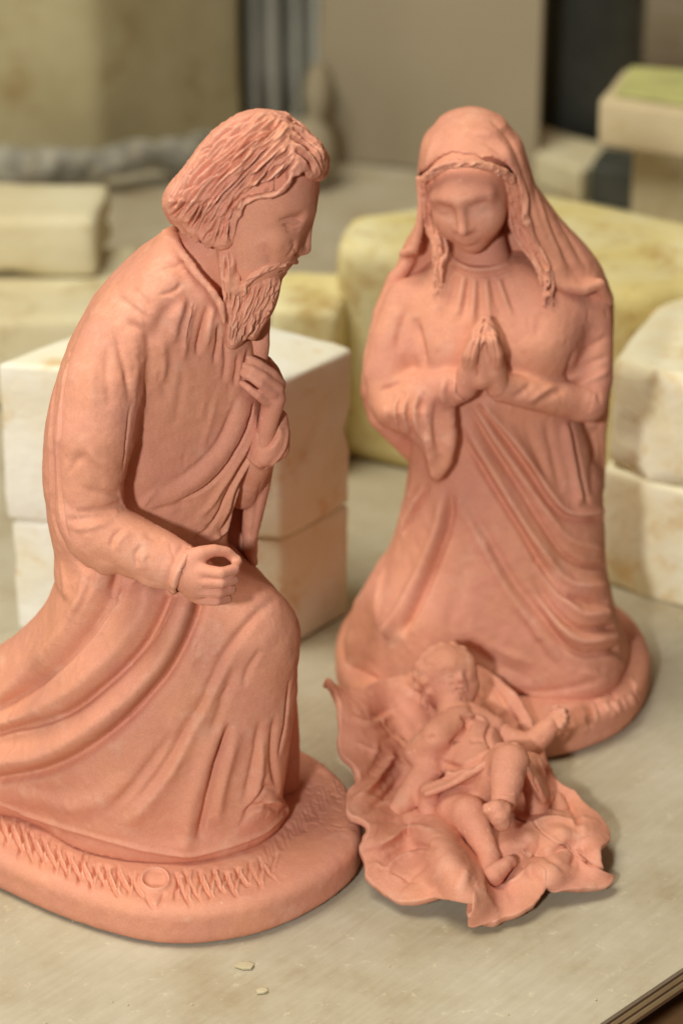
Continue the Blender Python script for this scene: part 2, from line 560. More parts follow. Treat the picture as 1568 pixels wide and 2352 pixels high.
# hem flare
hem_px = [(650, 1862), (604, 1905), (522, 1938), (440, 1955), (350, 1947), (230, 1918), (100, 1878), (0, 1842), (-100, 1815)]
R.append(('u', Chain([at_z(x, y, 0.0245) for x, y in spline(hem_px, 3)], [13 * 0.000195] * (len(hem_px) * 3 - 2)), 44 * JPX))
folds = [
    # shoulder and upper sleeve
    ([(402, 690), (372, 735), (352, 790)], 16, -9, 'g'), ([(425, 680), (405, 740), (396, 790)], 12, 8, 'g'),
    ([(450, 690), (432, 740), (425, 790), (420, 830)], 8, 7, 'g'), ([(478, 700), (462, 760), (452, 820)], 6, -9, 'g'), ([(502, 740), (500, 790), (492, 840)], 6, -8, 'g'),
    ([(490, 700), (480, 760), (470, 810)], 8, 6, 'g'), ([(515, 770), (520, 830), (512, 880)], 7, -6, 'g'), ([(548, 810), (545, 850), (538, 890)], 7, -6, 'g'),
    ([(570, 800), (565, 840), (556, 880)], 7, -6, 'g'),
    ([(362, 678), (400, 668), (420, 650)], 6, -5, 'g'), ([(375, 620), (400, 614), (425, 600)], 6, -4, 'g'), ([(335, 630), (370, 620), (400, 606)], 6, -4, 'g'),
    ([(300, 660), (330, 690), (345, 720)], 10, -5, 'g'), ([(268, 680), (320, 720), (348, 735)], 9, -5, 'g'), ([(280, 740), (330, 760), (345, 800)], 10, -5, 'g'),
    ([(340, 730), (345, 800), (342, 870), (330, 940)], 13, -7, 'g'), ([(300, 760), (315, 830), (310, 900)], 14, 5, 'g'), ([(262, 745), (275, 800), (290, 860), (300, 930)], 10, -5, 'g'),
    ([(370, 780), (378, 830), (374, 880)], 10, 5, 'g'), ([(395, 780), (392, 850), (380, 920)], 14, -4, 'g'), ([(230, 760), (215, 820), (210, 900), (215, 960)], 16, 4, 'g'), ([(250, 790), (245, 860), (255, 940)], 10, -4, 'g'),
    ([(165, 800), (145, 880), (136, 970), (134, 1080), (142, 1180), (160, 1240)], 7, -11, 'g', (0.2, 0.15)),
    ([(150, 800), (128, 880), (118, 970), (117, 1080), (122, 1180), (140, 1250)], 8, 5, 'g', (0.2, 0.15)),
    ([(170, 1040), (210, 1075), (240, 1120)], 12, -4, 'g'), ([(200, 1030), (230, 1060), (280, 1075)], 10, 4, 'g'), ([(160, 1090), (175, 1060), (200, 1040)], 8, -4, 'g'),
    ([(275, 1135), (230, 1130), (190, 1120)], 8, -5, 'g'), ([(280, 1155), (225, 1172), (165, 1175)], 8, -6, 'g'), ([(150, 1195), (200, 1190), (255, 1180)], 8, -4, 'g'), ([(165, 1215), (215, 1210), (260, 1195)], 8, 4, 'g'),
    ([(255, 1262), (262, 1235), (285, 1212)], 6, -5, 'g'), ([(272, 1268), (276, 1240), (300, 1222)], 9, 3, 'g'), ([(320, 1304), (312, 1275), (328, 1250)], 6, -5.5, 'g'), ([(334, 1312), (328, 1285), (342, 1262)], 9, 3, 'g'),
    ([(330, 1225), (355, 1238), (380, 1236)], 8, -4, 'g'), ([(395, 1370), (402, 1330), (420, 1290), (440, 1256)], 8, 7, 'g', (0.05, 0.05)),
    ([(380, 1362), (388, 1325), (404, 1285), (424, 1250)], 8, -4, 'g', (0.05, 0.05)),
    # breast
    ([(420, 830), (415, 900), (400, 980)], 12, -3, 'g'), ([(545, 900), (520, 980), (490, 1050)], 9, -3, 'g'), ([(500, 900), (480, 980), (460, 1040)], 9, 2.5, 'g'),
    # mantle swept from hand to hip
    ([(572, 915), (545, 985), (505, 1050), (450, 1105), (380, 1145), (310, 1175)], 24, 9, 'g', (0.1, 0.35)),
    ([(548, 905), (525, 970), (485, 1035), (430, 1085), (370, 1120)], 8, -4, 'g', (0.2, 0.35)),
    ([(582, 925), (566, 985), (535, 1045), (500, 1095), (455, 1130), (400, 1155)], 4.5, -13, 'g', (0.1, 0.3)),
    ([(590, 950), (572, 1010), (545, 1060), (515, 1110), (480, 1165), (450, 1190)], 10, 9, 'g', (0.1, 0.25)),
    ([(590, 970), (574, 1030), (546, 1085), (520, 1140), (495, 1190), (470, 1215)], 4.5, -14, 'g', (0.1, 0.2)),
    ([(588, 1000), (566, 1060), (540, 1110), (520, 1170), (505, 1215)], 8, 9, 'g', (0.1, 0.2)),
    ([(556, 1090), (536, 1135), (522, 1190), (500, 1235)], 4.5, -13, 'g', (0.1, 0.2)),
    ([(548, 1110), (532, 1160), (520, 1205), (495, 1245)], 7, 8, 'g', (0.1, 0.2)),
    ([(330, 1180), (400, 1160), (450, 1150)], 9, -4, 'g'), ([(320, 1170), (345, 1140), (365, 1125)], 8, 3, 'g'),
    ([(440, 1240), (480, 1215), (510, 1170)], 6, -6, 'g'), ([(455, 1250), (495, 1235), (525, 1200)], 6, 6, 'g'),
    # the great folds from the hip
    ([(245, 1290), (215, 1350), (150, 1450), (80, 1530), (0, 1600)], 32, 20, 'g', (0.12, 0)),
    ([(275, 1300), (255, 1370), (190, 1470), (100, 1560), (0, 1625)], 13, -17, 'g', (0.15, 0)),
    ([(340, 1330), (330, 1400), (260, 1500), (160, 1590), (60, 1650), (-10, 1665)], 30, 26, 'g', (0.1, 0)),
    ([(400, 1345), (370, 1420), (330, 1490), (250, 1570), (150, 1640), (0, 1682)], 11, -22, 'g', (0.1, 0)),
    ([(435, 1345), (415, 1420), (370, 1510), (290, 1600), (180, 1690), (90, 1735), (0, 1750)], 30, 34, 'g', (0.08, 0)),
    ([(470, 1330), (455, 1400), (415, 1500), (360, 1580), (280, 1665), (190, 1730), (100, 1770), (0, 1790)], 15, -26, 'g', (0.08, 0)),
    ([(250, 1350), (265, 1390), (240, 1430)], 10, -6, 'g'), ([(300, 1340), (280, 1390), (240, 1450)], 10, -5, 'g'), ([(200, 1300), (190, 1370), (170, 1420)], 18, 7, 'g'), ([(222, 1300), (205, 1370), (170, 1440)], 8, -6, 'g'),
    ([(170, 1270), (190, 1300), (230, 1300)], 9, -7, 'g'), ([(140, 1290), (150, 1340), (150, 1380)], 12, 5, 'g'),
    # skirt over the shin
    ([(640, 1370), (580, 1420), (520, 1500), (480, 1580), (450, 1650)], 12, -11.2, 'g', (0.3, 0.2)),
    ([(560, 1460), (510, 1540), (470, 1620), (430, 1700), (380, 1800)], 20, 8.4, 'g'), ([(480, 1590), (440, 1650), (380, 1760), (310, 1850)], 13, -12.6, 'g'),
    ([(600, 1490), (570, 1540), (560, 1580)], 8, -7.0, 'g'), ([(540, 1530), (510, 1620), (480, 1700)], 12, -7.0, 'g'),
    ([(530, 1660), (500, 1740), (480, 1820), (465, 1890), (455, 1930)], 9, -16.8, 'g', (0.15, 0.1)), ([(548, 1670), (525, 1750), (505, 1830), (500, 1900)], 16, 12.6, 'g'),
    ([(505, 1660), (470, 1760), (440, 1850), (425, 1940)], 22, 11.2, 'g', (0.2, 0)), ([(420, 1720), (350, 1830), (280, 1900)], 22, 11.2, 'g'), ([(400, 1680), (310, 1800), (240, 1870)], 12, -9.8, 'g'),
    ([(600, 1650), (580, 1760), (560, 1850)], 10, -8.4, 'g'), ([(632, 1640), (625, 1740), (640, 1820)], 10, -9.8, 'g'), ([(600, 1700), (595, 1790), (575, 1860)], 13, 9.8, 'g'),
    ([(640, 1860), (600, 1850), (560, 1870)], 8, -9.8, 'g'), ([(640, 1820), (610, 1810), (580, 1850), (550, 1900)], 8, -8.4, 'g'), ([(652, 1850), (620, 1840), (590, 1870)], 8, 8.4, 'g'),
    ([(665, 1560), (655, 1660), (640, 1740)], 6, -11.2, 'g'), ([(300, 1780), (220, 1840), (120, 1860)], 26, 8.4, 'g'), ([(200, 1800), (120, 1820), (30, 1800)], 20, -7.0, 'g'),
    ([(655, 1868), (600, 1915), (520, 1945), (440, 1965), (350, 1955), (230, 1925), (100, 1885), (0, 1845)], 6, 5.6, 'g', (0.03, 0)),
]
fr = random.Random(21)
folds += [([(474, 1335), (462, 1400), (425, 1495), (372, 1575), (300, 1655), (210, 1722)], 6, -9, 'v', (0.1, 0.2)),
          ([(412, 1352), (385, 1425), (335, 1492), (250, 1578), (150, 1646), (40, 1680)], 5, -7, 'v', (0.1, 0.1)),
          ([(285, 1300), (262, 1380), (200, 1475), (110, 1560)], 5, -6, 'v', (0.1, 0.2)), ([(120, 1640), (60, 1665), (0, 1680)], 6, -6, 'v'),
          ([(300, 930), (292, 1000), (283, 1080)], 5, -6, 'v'), ([(530, 1660), (500, 1745), (478, 1825)], 4, -8, 'v'), ([(482, 1590), (440, 1655), (385, 1755)], 4, -6, 'v'),
          ([(450, 690), (434, 745), (426, 795)], 4, -6, 'v'), ([(480, 705), (464, 765), (455, 815)], 4, -7, 'v'), ([(503, 745), (500, 795)], 4, -6, 'v')]
# scrapes and finger drags left by the modelling tool
for i in range(150):
    x = fr.uniform(110, 640); y = fr.uniform(640, 1900)
    a = math.radians(fr.uniform(60, 110) if y < 1290 else fr.uniform(95, 140))
    L_ = fr.uniform(18, 60)
    folds.append(([(x, y), (x + math.cos(a) * L_ * .5 + fr.uniform(-3, 3), y + math.sin(a) * L_ * .5), (x + math.cos(a) * L_, y + math.sin(a) * L_)], fr.uniform(2.5, 9), fr.uniform(-2.4, 2.0), 'g', (0.3, 0.3)))
part('robe', R, 7.6 * JPX, CLAY, man, folds, JPX, 1, ((110, 3.0), (260, 2.0), (800, 0.9)), drop=0.017)

# ---- mantle on the far side, sleeve of the raised hand
K = []
K.append(('u', jchain([(555, 1130, 16, 40), (598, 1035, 2, 40), (618, 1005, -2, 42)]), 0))
K.append(('u', jchain([(640, 960, 2, 22), (640, 1030, 0, 26), (606, 1050, -5, 22)]), 20 * JPX))
K.append(('s', jchain([(606, 1022, -10, 19), (622, 990, -9, 26), (632, 930, -10, 40)]), 4 * JPX))
K.append(('u', Relief([(580, 1050), (632, 1050), (622, 1110), (603, 1190), (588, 1250), (592, 1296), (574, 1310), (560, 1270), (555, 1215), (560, 1120)], JY + 0.020, 0.007, 0.005), 6 * JPX))
K.append(('u', Relief([(500, 1050), (600, 1040), (590, 1300), (490, 1320)], JY + 0.030, 0.006, 0.004), 6 * JPX))
K.append(('u', jchain([(596, 720, 4, 26), (592, 790, 0, 28), (586, 850, -1, 26), (578, 905, -1, 18)], ((0, 1, 0), 1.3)), 10 * JPX))
part('mantle', K, 6 * JPX, CLAY, man, [
    ([(560, 1040), (590, 1066), (612, 1075), (650, 1035), (662, 975)], 6, 4, 'g', (0.1, 0.1)),
    ([(600, 1100), (588, 1180), (575, 1260)], 8, -3, 'g')], JPX, 1)

# ---- body: head, neck, hands (with the core of the arms inside the sleeves)
Bd = []
Bd.append(('u', Loft(rings([
    (300, 530, 690, 0, 18), (345, 490, 725, 0, 23), (390, 478, 735, 0, 25), (430, 474, 735, 0, 25.5), (470, 474, 729, 0, 25), (500, 478, 718, 0, 24.5),
    (540, 484, 704, 0, 23.5), (580, 492, 690, 0, 22), (620, 502, 656, 0, 20), (660, 512, 640, 0, 17), (700, 522, 620, 0, 14)], JY), 2.15), 0))
Bd.append(('u', jchain([(505, 520, 4, 84), (470, 600, 2, 80), (430, 700, 0, 85)]), 16 * JPX))
# nose, brow, cheek
Bd.append(('u', jchain([(713, 488, -2, 9), (708, 520, -3, 9), (704, 555, -4, 11), (702, 573, -4, 12.5)]), 14 * JPX))
Bd.append(('u', jchain([(684, 571, -9.5, 10), (694, 575, -6, 10)]), 9 * JPX))
Bd.append(('u', jchain([(642, 484, -20, 10), (678, 480, -16.5, 10), (710, 486, -7, 10)]), 20 * JPX))
Bd.append(('u', jchain([(632, 550, -19, 24), (655, 560, -15, 20)]), 30 * JPX))
Bd.append(('s', jchain([(690, 506, -19, 13), (672, 512, -22, 15), (655, 514, -25, 12)]), 18 * JPX))
Bd.append(('u', jchain([(673, 511, -14.2, 16)]), 6 * JPX))
Bd.append(('u', jchain([(646, 627, -4, 8), (652, 625, 0, 8)]), 8 * JPX))
# right arm core and fist
Bd.append(('u', jchain([(430, 700, 0, 60), (300, 780, 0, 24), (215, 1000, -37, 22), (215, 1190, -43, 22), (330, 1265, -50, 24), (402, 1300, -55, 40)]), 10 * JPX))
Bd.append(('u', jchain([(402, 1300, -55, 44), (432, 1312, -57, 48), (455, 1325, -58, 46)]), 16 * JPX))
Bd.append(('u', jchain([(452, 1340, -56, 40), (498, 1352, -53, 34)]), 16 * JPX))
Bd.append(('u', jchain([(440, 1300, -58, 30), (468, 1312, -63, 17), (508, 1316, -66, 14), (538, 1308, -62, 13), (546, 1292, -55, 11)]), 7 * JPX))
Bd.append(('u', jchain([(450, 1330, -60, 30), (468, 1336, -64, 15), (508, 1338, -67, 13), (538, 1332, -62, 12), (528, 1328, -52, 12)]), 4 * JPX))
Bd.append(('u', jchain([(450, 1350, -60, 25), (464, 1358, -63, 14), (503, 1360, -65, 12.5), (532, 1354, -60, 12), (522, 1350, -52, 12)]), 4 * JPX))
Bd.append(('u', jchain([(445, 1365, -58, 18), (462, 1378, -60, 13), (498, 1380, -62, 12), (524, 1376, -57, 11), (514, 1374, -50, 11)]), 4 * JPX))
Bd.append(('u', jchain([(430, 1290, -58, 30), (462, 1272, -59, 19), (492, 1264, -57, 15), (520, 1268, -55, 13), (541, 1284, -54, 11)]), 10 * JPX))
Bd.append(('s', jchain([(496, 1286, -66, 9), (512, 1291, -62, 10), (505, 1290, -50, 8)]), 5 * JPX))
# left forearm and the hand holding the mantle
Bd.append(('u', jchain([(430, 700, 0, 40), (545, 860, 16, 22), (560, 1080, 16, 20), (606, 1016, -4, 21), (618, 960, -6, 24), (630, 915, -7, 27), (628, 895, -7, 24)]), 8 * JPX))
for ch in ([(634, 900, -9, 14), (646, 882, -8, 12), (628, 858, -12, 11), (598, 836, -15, 10), (572, 822, -15, 9)],
           [(632, 905, -10, 14), (640, 892, -12, 12.5), (605, 864, -17, 11), (580, 848, -17.5, 10), (563, 840, -16, 9)],
           [(626, 915, -11, 14), (626, 904, -14, 12.5), (596, 880, -18.5, 11), (572, 864, -18.5, 10), (557, 856, -16, 9)],
           [(616, 930, -10, 14), (611, 922, -14, 12), (592, 908, -17.5, 10.5), (572, 892, -18, 9.5), (556, 880, -16, 8.5)]):
    Bd.append(('u', jchain([(x_, y_, d_ + 3, r_) for x_, y_, d_, r_ in ch]), 6 * JPX))
Bd.append(('u', jchain([(640, 880, 2, 15), (628, 850, 4, 14), (612, 828, 5, 12)]), 4 * JPX))
face_st = [
    ([(640, 506), (655, 503), (670, 501), (685, 503), (694, 508)], 4, -3.5, 'g'), ([(648, 514), (660, 518), (675, 519), (690, 515)], 3, -3.5, 'g'),
    ([(655, 528), (672, 531), (690, 526)], 5, -2.5, 'g'), ([(645, 510), (670, 508), (690, 509)], 4, 2, 'g'),
    ([(664, 556), (676, 560), (668, 580), (655, 592)], 7, -3, 'g'), ([(675, 585), (690, 586)], 3, -4, 'g'), ([(674, 566), (680, 578)], 4, -2.5, 'g'),
    ([(640, 625), (655, 623)], 3, -4, 'g'), ([(600, 560), (620, 590), (615, 620)], 14, -4, 'g'),
    ([(470, 1326), (510, 1329), (540, 1321)], 4, -4, 'v'), ([(466, 1348), (508, 1350), (534, 1343)], 4, -4, 'v'), ([(460, 1369), (500, 1371), (528, 1365)], 4, -4, 'v'),
]
part('body', Bd, 4.8 * JPX, CLAY, man, face_st, JPX, 1, ((300, 0.8),))

# ---- hair
def rot_frame(a, up=(0, 1, 0)):
    x = np.array(a, float); x /= np.linalg.norm(x)
    z = np.cross(x, up); z /= np.linalg.norm(z)
    y = np.cross(z, x)
    return np.array([x, y, z])
ax = jp(700, 310) - jp(420, 455)
H = []
hair_out = [(590, 251), (625, 253), (660, 265), (700, 299), (735, 331), (751, 358), (752, 385), (742, 412), (715, 450), (670, 510), (600, 565), (530, 580), (490, 568), (440, 545),
            (400, 517), (381, 492), (373, 465), (380, 437), (400, 410), (438, 362), (463, 328), (495, 295), (530, 271), (560, 257)]
H.append(('u', Relief(spline(hair_out, 3, True), JY, 0.0285, 0.020), 0))
H.append(('u', jchain([(505, 500, -18, 34), (515, 545, -20, 22), (512, 562, -20, 12)]), 20 * JPX))
H.append(('u', jchain([(735, 365, -2, 18), (737, 392, -3, 15), (722, 408, -8, 10)]), 14 * JPX))
H.append(('u', jchain([(700, 378, -19, 14), (690, 400, -20, 10)]), 10 * JPX))
H.append(('u', jchain([(655, 425, -25, 15), (638, 440, -27, 12), (600, 448, -28, 10)]), 10 * JPX))
carve_face = [(760, 412), (728, 413), (704, 408), (692, 384), (676, 372), (662, 388), (660, 420), (650, 440), (622, 452), (585, 456), (556, 464), (545, 488), (535, 520), (532, 560), (524, 576), (560, 760), (800, 760)]
H.append(('s', Relief(carve_face, JY, 0.06, 0.0015), 7 * JPX))
H.append(('s', Relief([(372, 488), (400, 520), (440, 543), (470, 562), (500, 574), (530, 578), (530, 700), (330, 700), (330, 480)], JY, 0.06, 0.001), 4 * JPX))
for ch in ([(684, 362, -23, 7), (672, 384, -25.5, 8), (663, 412, -26.5, 9), (646, 435, -27, 9), (622, 447, -27, 7)],
           [(700, 350, -20, 9), (694, 378, -23, 9), (684, 398, -25.5, 7)],
           [(630, 438, -27.5, 8), (585, 450, -27.5, 8), (556, 465, -27, 8), (545, 490, -26, 7)],
           [(655, 268, -6, 9), (700, 300, -8, 9), (732, 336, -8, 10), (747, 366, -6, 10), (741, 396, -8, 9), (726, 405, -12, 8)],
           [(680, 298, -13, 9), (712, 332, -15, 9), (734, 360, -13, 9), (735, 388, -13, 9), (718, 402, -17, 8)],
           [(690, 325, -18, 9), (714, 350, -18, 9), (724, 374, -17, 9), (712, 396, -20, 8)],
           [(545, 480, -25, 9), (536, 510, -24, 9), (530, 545, -22, 8), (528, 566, -19, 7)],
           [(525, 490, -26, 9), (517, 530, -24, 9), (510, 564, -20, 8)], [(500, 500, -25, 9), (492, 540, -22, 9), (487, 560, -18, 8)]):
    H.append(('u', jchain(ch), 12 * JPX))
for ch in ([(392, 455, -4, 16), (388, 480, -5, 13), (397, 508, -6, 8)], [(412, 470, -12, 16), (412, 505, -13, 13), (424, 531, -13, 8)], [(440, 490, -18, 15), (440, 525, -18, 12), (452, 552, -17, 7)],
           [(465, 505, -20, 14), (466, 540, -20, 11), (478, 566, -18, 7)], [(495, 520, -22, 13), (498, 552, -21, 11), (505, 576, -18, 7)], [(402, 440, -8, 14), (398, 470, -9, 12), (404, 505, -10, 8)], [(428, 470, -16, 13), (430, 510, -16, 11), (436, 541, -15, 7)]):
    H.append(('u', jchain(ch), 7 * JPX))
# locks: guide lines from the parting, many strands laid between neighbours
guides = [
    [(590, 252), (530, 282), (470, 330), (420, 400), (385, 470)],
    [(620, 262), (560, 300), (490, 365), (430, 430), (395, 500)],
    [(650, 275), (590, 325), (520, 390), (455, 460), (420, 520)],
    [(665, 295), (610, 350), (545, 410), (485, 480), (450, 545)],
    [(680, 320), (630, 370), (570, 425), (520, 490), (490, 560)],
    [(670, 350), (630, 390), (590, 425), (545, 470), (512, 520), (505, 568)],
    [(676, 362), (645, 400), (600, 435), (555, 462), (536, 500), (528, 555)],
    [(682, 372), (660, 410), (625, 442), (572, 455), (544, 490), (533, 556)],
]
G = np.array([spline(np.array([np.interp(np.linspace(0, 1, 6), np.linspace(0, 1, len(g)), [p[k] for p in g]) for k in (0, 1)]).T, 4) for g in guides])
hr = random.Random(11)
hst = []
lane = 0.0
while lane < len(G) - 1.01:
    k = int(lane); f = lane - k
    line = G[k] * (1 - f) + G[k + 1] * f
    n = len(line); i0 = hr.randint(0, 3)
    while i0 < n - 5:
        i1 = min(n, i0 + hr.randint(7, 14))
        seg = line[i0:i1:2] + np.array([[hr.uniform(-4.5, 4.5), hr.uniform(-4, 4)] for _ in line[i0:i1:2]])
        if len(seg) > 2: hst.append((seg.tolist(), hr.uniform(2.2, 4.0), -hr.uniform(8, 18), 'g', (0.2, 0.2)))
        i0 = i1 - hr.randint(0, 3)
    lane += hr.uniform(0.10, 0.19)
for i in range(90):
    u = hr.uniform(0, len(G) - 1.001); k = int(u); f = u - k
    line = G[k] * (1 - f) + G[k + 1] * f
    a = hr.randint(0, 14); seg = line[a:a + hr.randint(5, 9):2] + np.array([hr.uniform(-3, 3), 0])
    if len(seg) > 2: hst.append((seg.tolist(), hr.uniform(2.5, 4), hr.uniform(4, 9), 'g', (0.3, 0.3)))
front = [[(615, 258), (670, 272), (715, 312), (748, 355)], [(650, 275), (690, 300), (725, 330), (748, 365)], [(660, 300), (700, 325), (730, 355), (745, 395)], [(672, 325), (705, 345), (725, 372), (735, 405)], [(680, 350), (705, 365), (715, 385), (718, 405)]]
F = np.array([spline(g, 4) for g in front])
for i in range(60):
    u = hr.uniform(0, 3.999); k = int(u); f = u - k
    line = F[k] * (1 - f) + F[k + 1] * f + np.array([hr.uniform(-2, 2), hr.uniform(-2, 2)])
    a = hr.randint(0, 5); seg = line[a:a + hr.randint(6, 9):2]
    if len(seg) < 3: continue
    hst.append((seg.tolist(), hr.uniform(2.4, 4), hr.choice([-7, -6, 3, 2]), 'g', (0.25, 0.25)))
part('hair', H, 3.9 * JPX, CLAY, man, hst, JPX, 1, ((260, 4.0), (700, 2.2), (1300, 1.0)))

# ---- beard, moustache, side lock
D = []
beard_out = [(534, 622), (556, 634), (600, 616), (630, 620), (648, 632), (645, 655), (637, 692), (624, 722), (604, 752), (592, 775), (580, 783), (566, 778), (552, 795), (536, 805), (522, 795), (514, 765), (510, 725), (518, 680)]
D.append(('u', Relief(spline(beard_out, 3, True), JY - 0.001, 0.0205, 0.0105), 0))
D.append(('u', jchain([(522, 566, -15, 26), (524, 600, -19, 23), (523, 640, -20.5, 17), (523, 680, -21.5, 11), (526, 714, -21, 7)]), 8 * JPX))
D.append(('u', jchain([(549, 618, -18, 5), (546, 640, -21, 7), (540, 668, -21, 10), (536, 740, -20, 12), (530, 790, -15, 12)]), 10 * JPX))
D.append(('u', jchain([(544, 676, -20, 8), (575, 638, -22, 9), (610, 617, -21.5, 10), (640, 606, -18.5, 10), (662, 599, -14, 10), (674, 598, -9, 9), (680, 602, -4, 6)]), 8 * JPX))
D.append(('u', jchain([(664, 606, -5, 8), (656, 614, -6, 6)]), 6 * JPX))
D.append(('s', jchain([(640, 626, -12, 3), (656, 622, -2, 3)]), 4 * JPX))
dst = []
bg_ = [[(545, 660), (540, 700), (530, 750), (525, 790)], [(575, 650), (565, 690), (550, 740), (540, 790)], [(600, 640), (590, 685), (570, 735), (555, 785)], [(625, 635), (612, 680), (592, 730), (575, 775)], [(642, 640), (632, 680), (615, 720), (592, 765)]]
BG = np.array([spline(g, 5) for g in bg_])
lane = 0.0
while lane < 3.99:
    k = int(lane); f = lane - k
    line = BG[k] * (1 - f) + BG[k + 1] * f
    i0 = hr.randint(0, 2)
    while i0 < len(line) - 4:
        i1 = min(len(line), i0 + hr.randint(5, 10))
        seg = line[i0:i1:2] + np.array([[hr.uniform(-3, 3), hr.uniform(-2, 2)] for _ in line[i0:i1:2]])
        if len(seg) > 2: dst.append((seg.tolist(), hr.uniform(1.8, 3.0), -hr.uniform(5, 9), 'g', (0.2, 0.2)))
        i0 = i1 - 1
    lane += hr.uniform(0.14, 0.26)
for i in range(30):
    u = hr.uniform(0, 3.999); k = int(u); f = u - k
    line = BG[k] * (1 - f) + BG[k + 1] * f; a = hr.randint(0, 10); seg = line[a:a + hr.randint(5, 8):2]
    if len(seg) > 2: dst.append((seg.tolist(), hr.uniform(2.5, 4), hr.uniform(3, 6), 'g', (0.3, 0.3)))
for i in range(26):
    t = hr.uniform(0, 1); x = 560 + 115 * t; y = 645 - 48 * t + hr.uniform(-8, 6)
    dst.append(([(x, y), (x - 9, y + 7), (x - 18, y + 14)], 2, hr.choice([-4, -3, 2.5]), 'g', (0.3, 0.3)))
for i in range(22):
    x = 506 + hr.uniform(0, 30); y = hr.uniform(575, 680); x = max(min(x, 545 - (y - 575) * 0.13), 503 + (y - 575) * 0.12)
    dst.append(([(x, y), (x + 1, y + 12), (x + (524 - x) * .3, y + 30)], 2.2, hr.choice([-6, -5, 3]), 'g', (0.3, 0.3)))
part('beard', D, 3.6 * JPX, CLAY, man, dst, JPX, 1, ((600, 1.6),))

# ================================================================== the kneeling veiled woman
MY = 1.035; MPX = 0.000212
def mp_(x, y, d=0.0): return at_y(x, y, MY + d / 1000)
def mchain(pts, flat=None):
    return Chain([mp_(x, y, d) for x, y, d, r in pts], [r * lpx(mp_(x, y, d)) for x, y, d, r in pts], flat)

woman = thing('kneeling_woman_statue', 'terracotta statue of a veiled woman kneeling with her hands pressed together', 'statue', (0.08, 1.04, 0))

# ---- base
mb_out = spline([(0.0993, 0.958), (0.13, 0.975), (0.148, 1.0), (0.157, 1.035), (0.153, 1.075), (0.13, 1.11), (0.09, 1.125), (0.045, 1.12),
                 (0.012, 1.10), (-0.002, 1.06), (0.0, 1.015), (0.018, 0.98), (0.055, 0.955)], 6, True)
mst = []
for i in range(34):
    x = rr.uniform(1280, 1465); y = 1690 - (x - 1280) * 0.5 + rr.uniform(-28, 10)
    mst.append([[(x - 10, y - rr.uniform(10, 24)), (x, y), (x + 4, y + rr.uniform(8, 16))], 6, rr.choice([-5, 5, -6]), 'g'])
part('base', [('u', Slab(mb_out, 0.0, 0.0198, 0.006), 0)], 7.5 * MPX, CLAY, woman, mst, MPX, 1, drop=0.0012)

# ---- dress
W = []
W.append(('u', Loft(rings([
    (585, 1030, 1190, 0, 16), (610, 985, 1270, 0, 21), (650, 935, 1345, 0, 26), (700, 905, 1375, 0, 30), (780, 905, 1350, 0, 33), (850, 925, 1330, 0, 33),
    (920, 945, 1320, 0, 31), (1000, 942, 1345, 0, 31), (1080, 938, 1378, 0, 33), (1150, 928, 1384, 0, 35), (1230, 908, 1386, 0, 38), (1300, 880, 1390, 0, 41),
    (1370, 850, 1404, 0, 44), (1440, 832, 1428, 0, 47), (1491, 820, 1446, 0, 49)], MY), 2.4), 0))
# bust, waist
W.append(('u', Ell(mp_(1040, 800, -22), (78 * MPX, 0.016, 82 * MPX)), 50 * MPX))
W.append(('u', Ell(mp_(1235, 790, -22), (78 * MPX, 0.016, 82 * MPX)), 50 * MPX))
# knees pushing the cloth forward
W.append(('u', mchain([(980, 1440, -30, 80), (985, 1560, -36, 60)]), 90 * MPX))
W.append(('u', mchain([(1300, 1430, -28, 90), (1330, 1540, -34, 70)]), 90 * MPX))
# cloth falling behind at the left
W.append(('u', mchain([(892, 1320, 8, 26), (850, 1400, 4, 40), (834, 1475, -4, 46), (840, 1550, -12, 42)]), 50 * MPX))
# sleeves
W.append(('u', mchain([(935, 690, -4, 52), (905, 780, -12, 58), (892, 860, -18, 58), (902, 910, -22, 56)]), 26 * MPX))
W.append(('u', mchain([(902, 910, -22, 56), (970, 905, -31, 52), (1032, 890, -39, 44), (1055, 888, -42, 38)]), 14 * MPX))
W.append(('s', mchain([(1072, 890, -46, 28), (1110, 870, -48, 32)]), 3 * MPX))
W.append(('u', mchain([(1350, 960, 8, 30), (1352, 1060, 8, 30), (1350, 1180, 6, 30)]), 16 * MPX))
W.append(('u', mchain([(1355, 700, -2, 50), (1358, 790, -8, 48), (1357, 870, -16, 50), (1345, 922, -24, 48)]), 22 * MPX))
W.append(('u', mchain([(1345, 922, -22, 47), (1265, 912, -32, 43), (1190, 898, -39, 37), (1148, 888, -42, 35)]), 12 * MPX))
W.append(('s', mchain([(1130, 882, -46, 27), (1100, 870, -48, 32)]), 3 * MPX))
